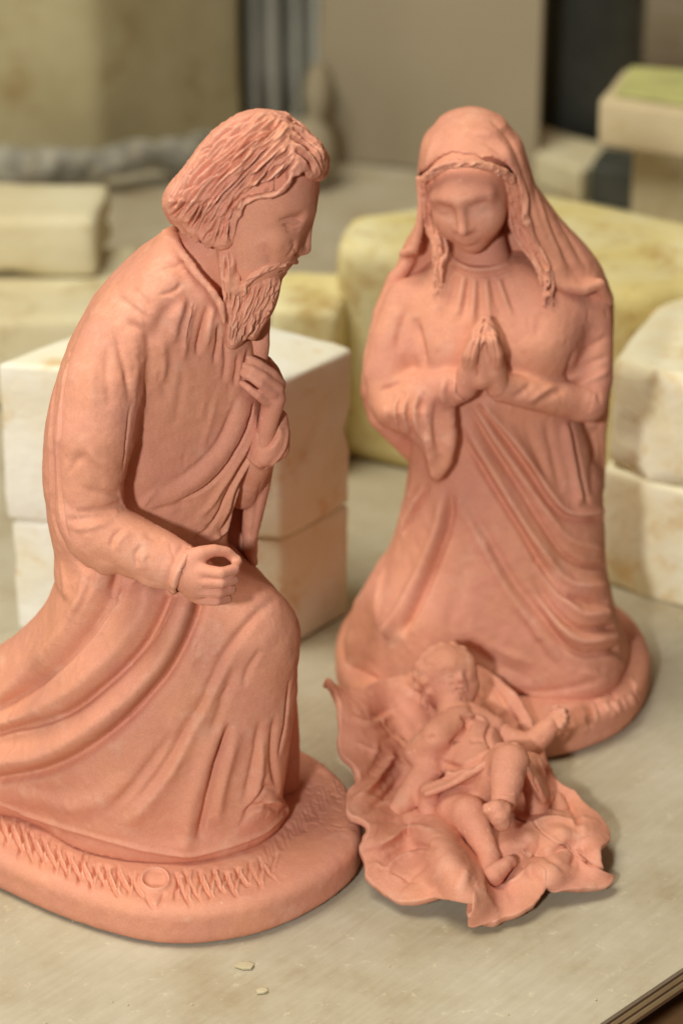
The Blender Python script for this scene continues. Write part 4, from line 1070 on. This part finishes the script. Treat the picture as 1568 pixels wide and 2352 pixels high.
Y.append(('u', bchain([(1134, 2008, 14, 24), (1158, 1988, 16, 18), (1170, 1976, 17, 13)]), 10 * BPX))
yst = [([(1046, 1583), (1058, 1584), (1070, 1582)], 2.6, -5, 'g', (0.15, 0.15)), ([(1026, 1554), (1034, 1557), (1043, 1554)], 2.4, -2.5, 'g'), ([(1068, 1553), (1075, 1556), (1081, 1553)], 2.4, -2, 'g'), ([(1050, 1567), (1059, 1569), (1067, 1566)], 2.6, -2.5, 'g'), ([(1032, 1571), (1044, 1574)], 3, -3, 'g'), ([(1050, 1606), (1064, 1606)], 2.5, -3.5, 'g', (0, 0)), ([(1056, 1592), (1070, 1591)], 2.5, -3, 'g', (0, 0)), ([(1090, 1935), (1120, 1925)], 3, -2, 'g'),
       ([(1195, 1725), (1215, 1695)], 3.5, -2.5, 'g'), ([(1235, 1690), (1250, 1700)], 3, -2.5, 'g'), ([(1140, 1820), (1180, 1824)], 4, -3, 'g')]
part('body', Y, 4 * BPX, CLAY, babe, yst, BPX, 1, ((400, 1.4), (900, 0.8)))

# ---- tunic
T = []
T.append(('u', bchain([(1072, 1660, 37, 50), (1090, 1720, 34, 66), (1098, 1770, 31, 70)]), 0))
T.append(('u', bchain([(1058, 1648, 47, 27), (1046, 1656, 46, 34), (1002, 1692, 44, 38), (960, 1730, 34, 33)]), 7 * BPX))
T.append(('u', bchain([(975, 1790, 26, 30), (940, 1828, 22, 30), (910, 1862, 19, 22)]), 14 * BPX))
T.append(('u', bchain([(1098, 1652, 41, 28), (1130, 1676, 38, 34)]), 12 * BPX))
hem = [(979, 1824, 29), (1012, 1812, 32), (1046, 1797, 35), (1113, 1759, 41), (1147, 1728, 47), (1180, 1726, 52), (1206, 1764, 45), (1228, 1800, 35), (1247, 1838, 24)]
T.append(('u', bchain([(x, y - 8, z, 15) for x, y, z in hem]), 30 * BPX))
T.append(('u', bchain([(x, y, z + 1, 8) for x, y, z in hem]), 12 * BPX))
T.append(('u', bchain([(960, 1790, 28, 22), (1000, 1750, 32, 26), (1060, 1730, 34, 30)]), 30 * BPX))
T.append(('u', bchain([(990, 1815, 27, 20), (984, 1860, 20, 24), (988, 1905, 13, 20)]), 18 * BPX))
T.append(('u', bchain([(1215, 1760, 34, 34), (1235, 1830, 20, 30), (1230, 1870, 14, 26)]), 20 * BPX))
T.append(('u', bchain([(1280, 1830, 14, 12), (1290, 1860, 12, 18), (1265, 1885, 12, 8)]), 10 * BPX))
tst = [([(1000, 1740), (1040, 1760), (1090, 1750), (1130, 1720)], 8, -10.5, 'g'), ([(985, 1770), (1030, 1780), (1080, 1770), (1120, 1745)], 7, 9.0, 'g'), ([(1010, 1790), (1060, 1775), (1105, 1760)], 6, -9.0, 'g'),
       ([(1055, 1645), (1075, 1660), (1060, 1690), (1030, 1710)], 7, -13.5, 'g'), ([(1130, 1660), (1118, 1690), (1130, 1720)], 6, -9.0, 'g'), ([(1075, 1640), (1100, 1650), (1120, 1660)], 4, 6.0, 'g'),
       ([(1075, 1700), (1110, 1700)], 8, -4.5, 'g'), ([(1225, 1780), (1240, 1830)], 6, -7.5, 'g'), ([(980, 1700), (1000, 1690)], 8, -6.0, 'g')]
part('tunic', T, 5 * BPX, CLAY, babe, tst, BPX, 1, ((350, 1.8),))

# ================================================================== bench, plaster moulds and the clutter behind
def plaster(name, c1, c2, c3, scale=18, st0=0.55):
    m, nt, bs, N, L = nodes_of(name)
    tc = N('ShaderNodeTexCoord').outputs['Object']
    b = ramp(nt, tex_noise(nt, tc, scale, 5, 0.6), [(0.35, c1), (0.62, c2)])
    st = ramp(nt, tex_noise(nt, tc, scale * 2.3, 6, 0.7), [(st0, (0, 0, 0)), (st0 + 0.17, (0.85, 0.85, 0.85))])
    L(mix(nt, st, b, c3), bs.inputs['Base Color'])
    bs.inputs['Roughness'].default_value = 0.9
    bs.inputs['Specular IOR Level'].default_value = 0.2
    bump(nt, bs, tex_noise(nt, tc, 160, 4), 0.3, 0.002)
    return m
P_WHITE = plaster('plaster_white', (0.87, 0.86, 0.79), (0.82, 0.77, 0.60), (0.68, 0.44, 0.18))
P_YELLOW = plaster('plaster_yellowed', (0.80, 0.75, 0.50), (0.72, 0.61, 0.27), (0.50, 0.33, 0.11), 14, 0.50)
P_CREAM = plaster('plaster_warm', (0.84, 0.79, 0.62), (0.77, 0.68, 0.45), (0.66, 0.45, 0.2), 22, 0.52)
P_FLAKE = plaster('plaster_flake_tan', (0.56, 0.49, 0.33), (0.50, 0.43, 0.28), (0.45, 0.35, 0.17), 60)
P_PALE = plaster('plaster_pale', (0.72, 0.67, 0.48), (0.64, 0.56, 0.36), (0.45, 0.35, 0.17), 10)
P_GREY = plaster('plaster_grey', (0.36, 0.31, 0.22), (0.28, 0.24, 0.16), (0.22, 0.17, 0.10), 8)

def wood():
    m, nt, bs, N, L = nodes_of('worn_plywood')
    tc = N('ShaderNodeTexCoord').outputs['Object']
    m0 = N('ShaderNodeMapping'); m0.inputs['Rotation'].default_value = (0, 0, math.radians(-48)); L(tc, m0.inputs['Vector'])
    mp = N('ShaderNodeMapping'); mp.inputs['Scale'].default_value = (0.09, 1, 1); L(m0.outputs['Vector'], mp.inputs['Vector'])
    g = ramp(nt, tex_noise(nt, mp.outputs['Vector'], 300, 5, 0.65), [(0.3, (0.40, 0.345, 0.255)), (0.7, (0.62, 0.565, 0.45))])
    p = ramp(nt, tex_noise(nt, tc, 15, 7, 0.66), [(0.30, (0.40, 0.31, 0.18)), (0.46, (0.53, 0.47, 0.345)), (0.66, (0.65, 0.61, 0.50))])
    b = mix(nt, 1.0, mix(nt, 0.7, g, p), (0.82, 0.80, 0.76), 'MULTIPLY')
    d = ramp(nt, tex_noise(nt, tc, 150, 4, 0.7), [(0.60, (0, 0, 0)), (0.72, (0.5, 0.5, 0.5))])
    b = mix(nt, d, b, (0.68, 0.62, 0.44))
    k = ramp(nt, tex_noise(nt, mp.outputs['Vector'], 60, 6, 0.75), [(0.62, (0, 0, 0)), (0.76, (0.5, 0.5, 0.5))])
    b = mix(nt, k, b, (0.27, 0.18, 0.09))
    L(b, bs.inputs['Base Color'])
    bs.inputs['Roughness'].default_value = 0.75
    bump(nt, bs, tex_noise(nt, mp.outputs['Vector'], 500, 4), 0.25, 0.0006)
    return m
WOOD = wood()
def flat_mat(name, c, rough=0.8, c2=None, scale=30):
    m, nt, bs, N, L = nodes_of(name)
    tc = N('ShaderNodeTexCoord').outputs['Object']
    L(ramp(nt, tex_noise(nt, tc, scale, 4), [(0.35, c), (0.65, c2 or tuple(v * 0.8 for v in c))]), bs.inputs['Base Color'])
    bs.inputs['Roughness'].default_value = rough
    bump(nt, bs, tex_noise(nt, tc, 200, 3), 0.2, 0.001)
    return m
PLY_LIGHT = flat_mat('ply_light', (0.50, 0.38, 0.20)); PLY_DARK = flat_mat('ply_dark', (0.16, 0.09, 0.045))
FLOOR = flat_mat('floor_brown', (0.12, 0.06, 0.025), 0.7, (0.07, 0.035, 0.015), 14)
WALL = flat_mat('wall_dim', (0.30, 0.26, 0.17), 0.9, (0.24, 0.20, 0.13), 4)

import bmesh
def prism_bm(bm, poly, z0, z1):
    lo = [bm.verts.new((x, y, z0)) for x, y in poly]; hi = [bm.verts.new((x, y, z1)) for x, y in poly]
    n = len(poly)
    bm.faces.new(hi); bm.faces.new(lo[::-1])
    for i in range(n): bm.faces.new((lo[i], lo[(i + 1) % n], hi[(i + 1) % n], hi[i]))
def ccw(poly):
    a = sum(poly[i][0] * poly[(i + 1) % len(poly)][1] - poly[(i + 1) % len(poly)][0] * poly[i][1] for i in range(len(poly)))
    return poly if a > 0 else poly[::-1]
def block(name, poly, z0, z1, mat, bev, parent=None, rough=0.0012, seed=0):
    bm = bmesh.new(); prism_bm(bm, ccw(list(poly)), z0, z1)
    bmesh.ops.bevel(bm, geom=bm.edges[:], offset=bev, segments=3, profile=0.6, affect='EDGES', clamp_overlap=True)
    bmesh.ops.triangulate(bm, faces=[f for f in bm.faces if len(f.verts) > 4])
    bmesh.ops.subdivide_edges(bm, edges=[e for e in bm.edges if e.calc_length() > 0.02], cuts=5, use_grid_fill=True)
    bm.normal_update()
    rs = np.array([v.co[:] for v in bm.verts])
    nz = vnoise(rs + seed * 3.1, 30) * 2 * rough + vnoise(rs + seed, 90) * rough - np.maximum(vnoise(rs + seed * 1.7, 70) - 0.22, 0) * 14 * rough
    for v, a in zip(bm.verts, nz): v.co += v.normal * a
    me = bpy.data.meshes.new(name); bm.to_mesh(me); bm.free()
    o = link(name, me, mat, parent)
    me.set_sharp_from_angle(angle=math.radians(40))
    return o
def tag(o, label, cat, group=None):
    o['label'] = label; o['category'] = cat
    if group: o['group'] = group
    return o
def gp(px, py, z=0.0):
    p = at_z(px, py, z); return (p[0], p[1])

# ---- bench top, sawn edge at 45 degrees in the near right corner
bench = thing('workbench', 'worn plywood workbench smeared with dry plaster under the statues', 'workbench', (0, 1.2, 0))
e0 = gp(1568, 2222); e1 = gp(1370, 2356)
dx, dy = e0[0] - e1[0], e0[1] - e1[1]
q0 = (e1[0] - dx * 10, e1[1] - dy * 10); q1 = (e0[0] + dx * 30, e0[1] + dy * 30)
top_poly = [q0, q1, (q1[0], 2.75), (-1.6, 2.75), (-1.6, q0[1])]
def inset(poly, s):          # plies sit a hair in or out along the sawn edge
    nx, ny = -dy / math.hypot(dx, dy), dx / math.hypot(dx, dy)
    return [(poly[0][0] + nx * s, poly[0][1] + ny * s), (poly[1][0] + nx * s, poly[1][1] + ny * s)] + poly[2:]
zt = 0.0
for i, (th, mt, s) in enumerate([(0.0022, WOOD, 0), (0.0022, PLY_DARK, 0.0006), (0.0022, PLY_LIGHT, 0.0002), (0.0022, PLY_DARK, 0.0008), (0.0022, PLY_LIGHT, 0.0001), (0.0024, PLY_DARK, 0.0005)]):
    bm = bmesh.new(); prism_bm(bm, ccw(inset(top_poly, s)), zt - th + 0.00005, zt); zt -= th
    me = bpy.data.meshes.new('ply'); bm.to_mesh(me); bm.free()
    link('board' if i == 0 else 'ply', me, mt, bench, False)
# legs and rail under the bench, far below the frame
for x, y in [(-1.4, 0.9), (-1.4, 2.6), (1.2, 2.6)]:
    bm = bmesh.new(); prism_bm(bm, [(x - .04, y - .04), (x + .04, y - .04), (x + .04, y + .04), (x - .04, y + .04)], -0.80, -0.0135)
    me = bpy.data.meshes.new('leg'); bm.to_mesh(me); bm.free(); link('leg', me, PLY_LIGHT, bench, False)

bm = bmesh.new(); prism_bm(bm, [(-4, -2), (4, -2), (4, 5), (-4, 5)], -0.84, -0.80)
me = bpy.data.meshes.new('floor'); bm.to_mesh(me); bm.free(); fl = link('floor', me, FLOOR, None, False); fl['kind'] = 'structure'
bm = bmesh.new(); prism_bm(bm, [(-4, 3.0), (4, 3.0), (4, 3.1), (-4, 3.1)], -0.80, 2.4)
me = bpy.data.meshes.new('wall'); bm.to_mesh(me); bm.free(); wl = link('wall', me, WALL, None, False); wl['kind'] = 'structure'

# a plank leaning on the floor, seen below the sawn corner
lp = at_z(1545, 2330, -0.06)
pk = block('wooden_plank', [(lp[0] - .10, lp[1] - .25), (lp[0] + .30, lp[1] + .15), (lp[0] + .22, lp[1] + .23), (lp[0] - .18, lp[1] - .17)], -0.09, -0.06, flat_mat('board_brown', (0.42, 0.23, 0.10), 0.7, (0.26, 0.13, 0.05), 40), 0.002)
tag(pk, 'dark brown board below the sawn corner of the workbench', 'board')

# ---- two piece mould behind the man
mould = thing('plaster_mould', 'big white two-piece plaster mould behind the kneeling man', 'mould', (-0.08, 1.1, 0))
mp5 = [(-0.175, 1.093), (-0.031, 1.068), (0.0054, 1.113), (-0.0391, 1.147), (-0.137, 1.138)]
def sc_poly(p, s):
    c = np.mean(p, axis=0); return [tuple(c + (np.array(v) - c) * s) for v in p]
block('upper_half', mp5, 0.066, 0.1535, P_WHITE, 0.003, mould, 0.0013, 1)
block('lower_half', sc_poly(mp5, 0.99), 0.0, 0.0655, P_WHITE, 0.003, mould, 0.0013, 2)
# ---- the block at the right
rb = thing('plaster_mould', 'pale plaster mould on the right behind the veiled woman', 'mould', (0.25, 1.25, 0))
def tops(pts, y):           # points seen on the top edge of something whose foot stands at distance y
    return [at_y(px, py, y) for px, py in pts]
rA = gp(1372, 1338); rB = gp(1470, 1372); rC = gp(1640, 1420)
rdir = np.array(rC) - np.array(rB)
back = np.array([0.05, 0.13])
rp = [rA, rB, rC, tuple(np.array(rC) + back), tuple(np.array(rA) + back * 0.9)]
hz = at_y(1500, 850, rB[1])[2]
block('lower_half', rp, 0, hz * 0.52, P_CREAM, 0.004, rb, 0.0014, 3)
block('upper_half', sc_poly(rp, 0.992), hz * 0.525, hz, P_CREAM, 0.010, rb, 0.0014, 4)
# ---- yellowed block behind the woman
yh = 0.141
yp = [(-0.004, 1.325), (0.004, 1.38), (0.13, 1.432), (0.30, 1.30), (0.17, 1.225), (0.08, 1.28)]
ob = block('plaster_mould', yp, 0, yh, P_YELLOW, 0.012, None, 0.001, 5)
tag(ob, 'yellowed plaster block with rounded corners behind the veiled woman', 'mould')
# ---- blocks at the left edge
ly = 1.40
zb = at_y(100, 735, ly)[2]
a = at_y(-60, 735, ly); b = at_y(236, 735, ly)
block_l = block('plaster_mould', [(a[0] - .1, ly), (b[0], ly + .005), (b[0] + .012, ly + .15), (a[0] - .1, ly + .16)], 0, zb, P_PALE, 0.008, None, 0.0015, 6)
tag(block_l, 'low pale plaster block at the left edge with another block on top', 'mould')
y2 = at_z(100, 642, zb)[1]
c = at_y(222, 642, y2); zt_ = at_y(222, 505, y2)[2]
y3 = at_z(100, 420, zt_)[1]
bl2 = block('plaster_mould', [(a[0] - .1, y2), (c[0], y2), (c[0] + .004, y3), (a[0] - .1, y3 + .01)], zb + 0.0015, zt_, P_PALE, 0.007, None, 0.0015, 7)
tag(bl2, 'pale plaster block resting on a lower block at the left edge', 'mould')
# small yellow block between mould and beard
s0 = at_y(620, 760, 1.3); s1 = at_y(775, 760, 1.3)
sb = block('plaster_piece', [(s0[0], 1.30), (s1[0], 1.29), (s1[0] + .01, 1.36), (s0[0], 1.37)], 0, at_y(700, 705, 1.3)[2], P_YELLOW, 0.006, None, 0.001, 8)
tag(sb, 'small yellow plaster piece behind the corner of the white mould', 'plaster piece')
# ---- far row
by = 1.95
tl0 = at_y(-80, 300, by); tl1 = at_y(232, 300, by); tl2 = at_y(560, 300, by + 0.12)
bigz0 = 0.002
bb = block('stone_block', [(tl0[0] - .1, by), (tl1[0], by - .02), (tl2[0], by + .12), (tl2[0] - .1, by + .4), (tl0[0] - .1, by + .4)], bigz0, 0.50, plaster('plaster_old', (0.50, 0.44, 0.27), (0.40, 0.34, 0.19), (0.30, 0.21, 0.09), 7), 0.012, None, 0.002, 9)
tag(bb, 'tall old khaki plaster block in the far left corner', 'block')
bd0 = at_y(735, 400, 1.98); bd1 = at_y(1232, 400, 1.9)
bo = block('board', [(bd0[0], 1.98), (bd1[0], 1.90), (bd1[0] + .004, 1.93), (bd0[0] + .004, 2.01)], 0.0, 0.62, flat_mat('board_grey', (0.36, 0.30, 0.205), 0.9, (0.32, 0.265, 0.18), 5), 0.003, None, 0.001, 10)
tag(bo, 'broad grey brown board standing upright at the back', 'board')
CLOTH = flat_mat('cloth_grey', (0.50, 0.49, 0.43), 0.95, (0.36, 0.35, 0.30), 9)
DARK = flat_mat('dark_metal_and_hole', (0.035, 0.04, 0.035), 0.5, (0.07, 0.075, 0.06), 20)  # the bucket's own black, also used as the shade inside the hole
# hanging grey cloth between block and board
def curtain():
    n, m = 90, 12; v = []
    x0 = at_y(545, 200, 2.12)[0]; x1 = at_y(750, 200, 2.12)[0]
    for j in range(m + 1):
        for i in range(n + 1):
            t = i / n
            v.append((x0 + (x1 - x0) * t, 2.12 + 0.018 * math.sin(t * 26) + 0.01 * math.sin(t * 11 + 1), 0.6 * j / m + 0.002))
    f = [(j * (n + 1) + i, j * (n + 1) + i + 1, (j + 1) * (n + 1) + i + 1, (j + 1) * (n + 1) + i) for j in range(m) for i in range(n)]
    me = bpy.data.meshes.new('hanging_cloth'); me.from_pydata(v, [], f)
    o = link('hanging_cloth', me, CLOTH)
    s = o.modifiers.new('t', 'SOLIDIFY'); s.thickness = 0.006
    return o
tag(curtain(), 'grey pleated cloth hanging between the khaki block and the upright board', 'cloth')
# strap of dusty rag on the bench in front of the far block
sp_ = [at_z(-30, 395, 0.02), at_z(120, 385, 0.024), at_z(260, 372, 0.026), at_z(400, 355, 0.026), at_z(480, 335, 0.022)]
pts, quads = sculpt([('u', Chain(sp_, [0.015, 0.017, 0.014, 0.016, 0.013]), 0)], 0.0025)
me = mesh_from('rag', pts, quads)
co = coords(me); co += normals(me) * (vnoise(co, 40) * 0.014 + vnoise(co, 110) * 0.005)[:, None]
me.vertices.foreach_set('co', co.astype(np.float32).ravel()); me.update()
tag(link('dusty_rag', me, plaster('rag', (0.42, 0.40, 0.34), (0.16, 0.15, 0.12), (0.5, 0.42, 0.26), 30)), 'rolled grey rag lying in front of the tall khaki block', 'rag')
rk = at_z(715, 300, 0.0)
pts, quads = sculpt([('u', Ell((rk[0], 1.90, 0.03), (0.024, 0.03, 0.03)), 0), ('u', Ell((rk[0] + .008, 1.95, 0.065), (0.013, 0.02, 0.03)), 0.02)], 0.003)
me = mesh_from('stone_lump', pts, quads)
tag(link('stone_lump', me, P_GREY), 'grey lump standing before the left edge of the board', 'lump')
o = block('plaster_slab', [gp(1190, 350), gp(1440, 425), gp(1330, 470), gp(1130, 390)], 0.0, 0.03, P_PALE, 0.004, None, 0.001, 21); tag(o, 'low pale slab lying on the bench in front of the black bucket', 'slab')
o = block('dark_hole_block', [gp(1350, 470), gp(1500, 500), gp(1520, 455), gp(1380, 425)], 0.0, 0.035, DARK, 0.004, None, 0.001, 22); tag(o, 'small black block standing in for the dark hole beside the low pale slab behind the woman', 'block')  # solid black block added in place of a hole's dark inside
# dark jar
jb = at_z(1345, 330, 0.0); jr = (at_y(1500, 200, jb[1])[0] - at_y(1225, 200, jb[1])[0]) / 2
prof = [(0.0, 0.001), (0.92, 0.001), (1.0, 0.012), (1.0, 0.30), (0.97, 0.32), (0.97, 0.42), (0.8, 0.44), (0.0, 0.44)]
bm = bmesh.new(); n = 48; rows = []
for r, z in prof:
    rows.append([bm.verts.new((jb[0] + max(r, 1e-4) * jr * math.cos(2 * math.pi * i / n), jb[1] + jr + max(r, 1e-4) * jr * math.sin(2 * math.pi * i / n), z)) for i in range(n)])
for a_, b_ in zip(rows, rows[1:]):
    for i in range(n): bm.faces.new((a_[i], a_[(i + 1) % n], b_[(i + 1) % n], b_[i]))
me = bpy.data.meshes.new('dark_bucket'); bm.to_mesh(me); bm.free()
tag(link('dark_bucket', me, DARK), 'black cylindrical bucket behind the woman at the upper right', 'bucket')
# stacked slabs at the right rear
ry = 1.62
r0 = at_y(1395, 330, ry); r1 = at_y(1700, 330, ry)
z0_ = at_y(1500, 335, ry)[2]; z1_ = at_y(1500, 235, ry)[2]
lowp = [(r0[0] + .02, ry + .015), (r1[0], ry - .04), (r1[0] + .02, ry + .1), (r0[0] + .05, ry + .1)]
z1_ = at_y(1500, 228, ry)[2]
o = block('plaster_slab', lowp, 0.0, z0_ - 0.001, P_PALE, 0.006, None, 0.001, 12); tag(o, 'cream plaster slab under a greenish slab at the far right', 'slab')
upp = [(r0[0] - .008, ry), (r1[0], ry - .06), (r1[0] + .02, ry + .06), (r0[0] + .02, ry + .09)]
o = block('plaster_slab', upp, z0_, z1_, plaster('plaster_cream', (0.66, 0.56, 0.36), (0.60, 0.49, 0.31), (0.5, 0.4, 0.2), 9), 0.003, None, 0.001, 13); tag(o, 'thick cream slab lying on top of the stack at the far right', 'slab')
grn = [(r0[0] + .004, ry + .006), (r1[0], ry - .05), (r1[0] + .02, ry + .05), (r0[0] + .024, ry + .082)]
o = block('green_sheet', grn, z1_ + 0.0008, z1_ + 0.004, flat_mat('sheet_green', (0.56, 0.56, 0.22), 0.8), 0.001, None, 0.0003, 14); tag(o, 'yellow green sheet on the topmost slab at the far right', 'sheet')
# flakes on the bench
for (x, y, s, a, lb) in [(562, 2222, 0.0042, 0.2, 'larger pale plaster flake on the bench in front of the man'), (602, 2280, 0.0027, 0.9, 'smaller plaster flake nearest the front of the bench')]:
    c = at_z(x, y, 0.0)
    pl = [(c[0] + s * k * math.cos(a + t), c[1] + s * k * 0.8 * math.sin(a + t)) for t, k in [(0, 1), (0.9, .8), (2.0, .9), (3.1, 1.1), (4.3, .75), (5.3, .95)]]
    o = block('plaster_flake', pl, 0.0003, 0.0014, P_FLAKE, 0.0003, None, 0.0001, 15); tag(o, lb, 'flake', 'plaster flakes on the bench')
bm = bmesh.new(); rc = random.Random(5)
for i in range(70):
    x = rc.uniform(-0.2, 0.16); y = rc.uniform(0.74, 1.0); s = rc.uniform(0.00025, 0.0008)
    bmesh.ops.create_icosphere(bm, subdivisions=1, radius=s)
    for v in bm.verts[-12:]: v.co = Vector((v.co.x * rc.uniform(.7, 1.3) + x, v.co.y + y, v.co.z * .6 + s * .5))
me = bpy.data.meshes.new('crumbs'); bm.to_mesh(me); bm.free()
cr = link('plaster_crumbs', me, P_FLAKE, None, False); cr['kind'] = 'stuff'; cr['label'] = 'tiny plaster crumbs scattered on the bench'
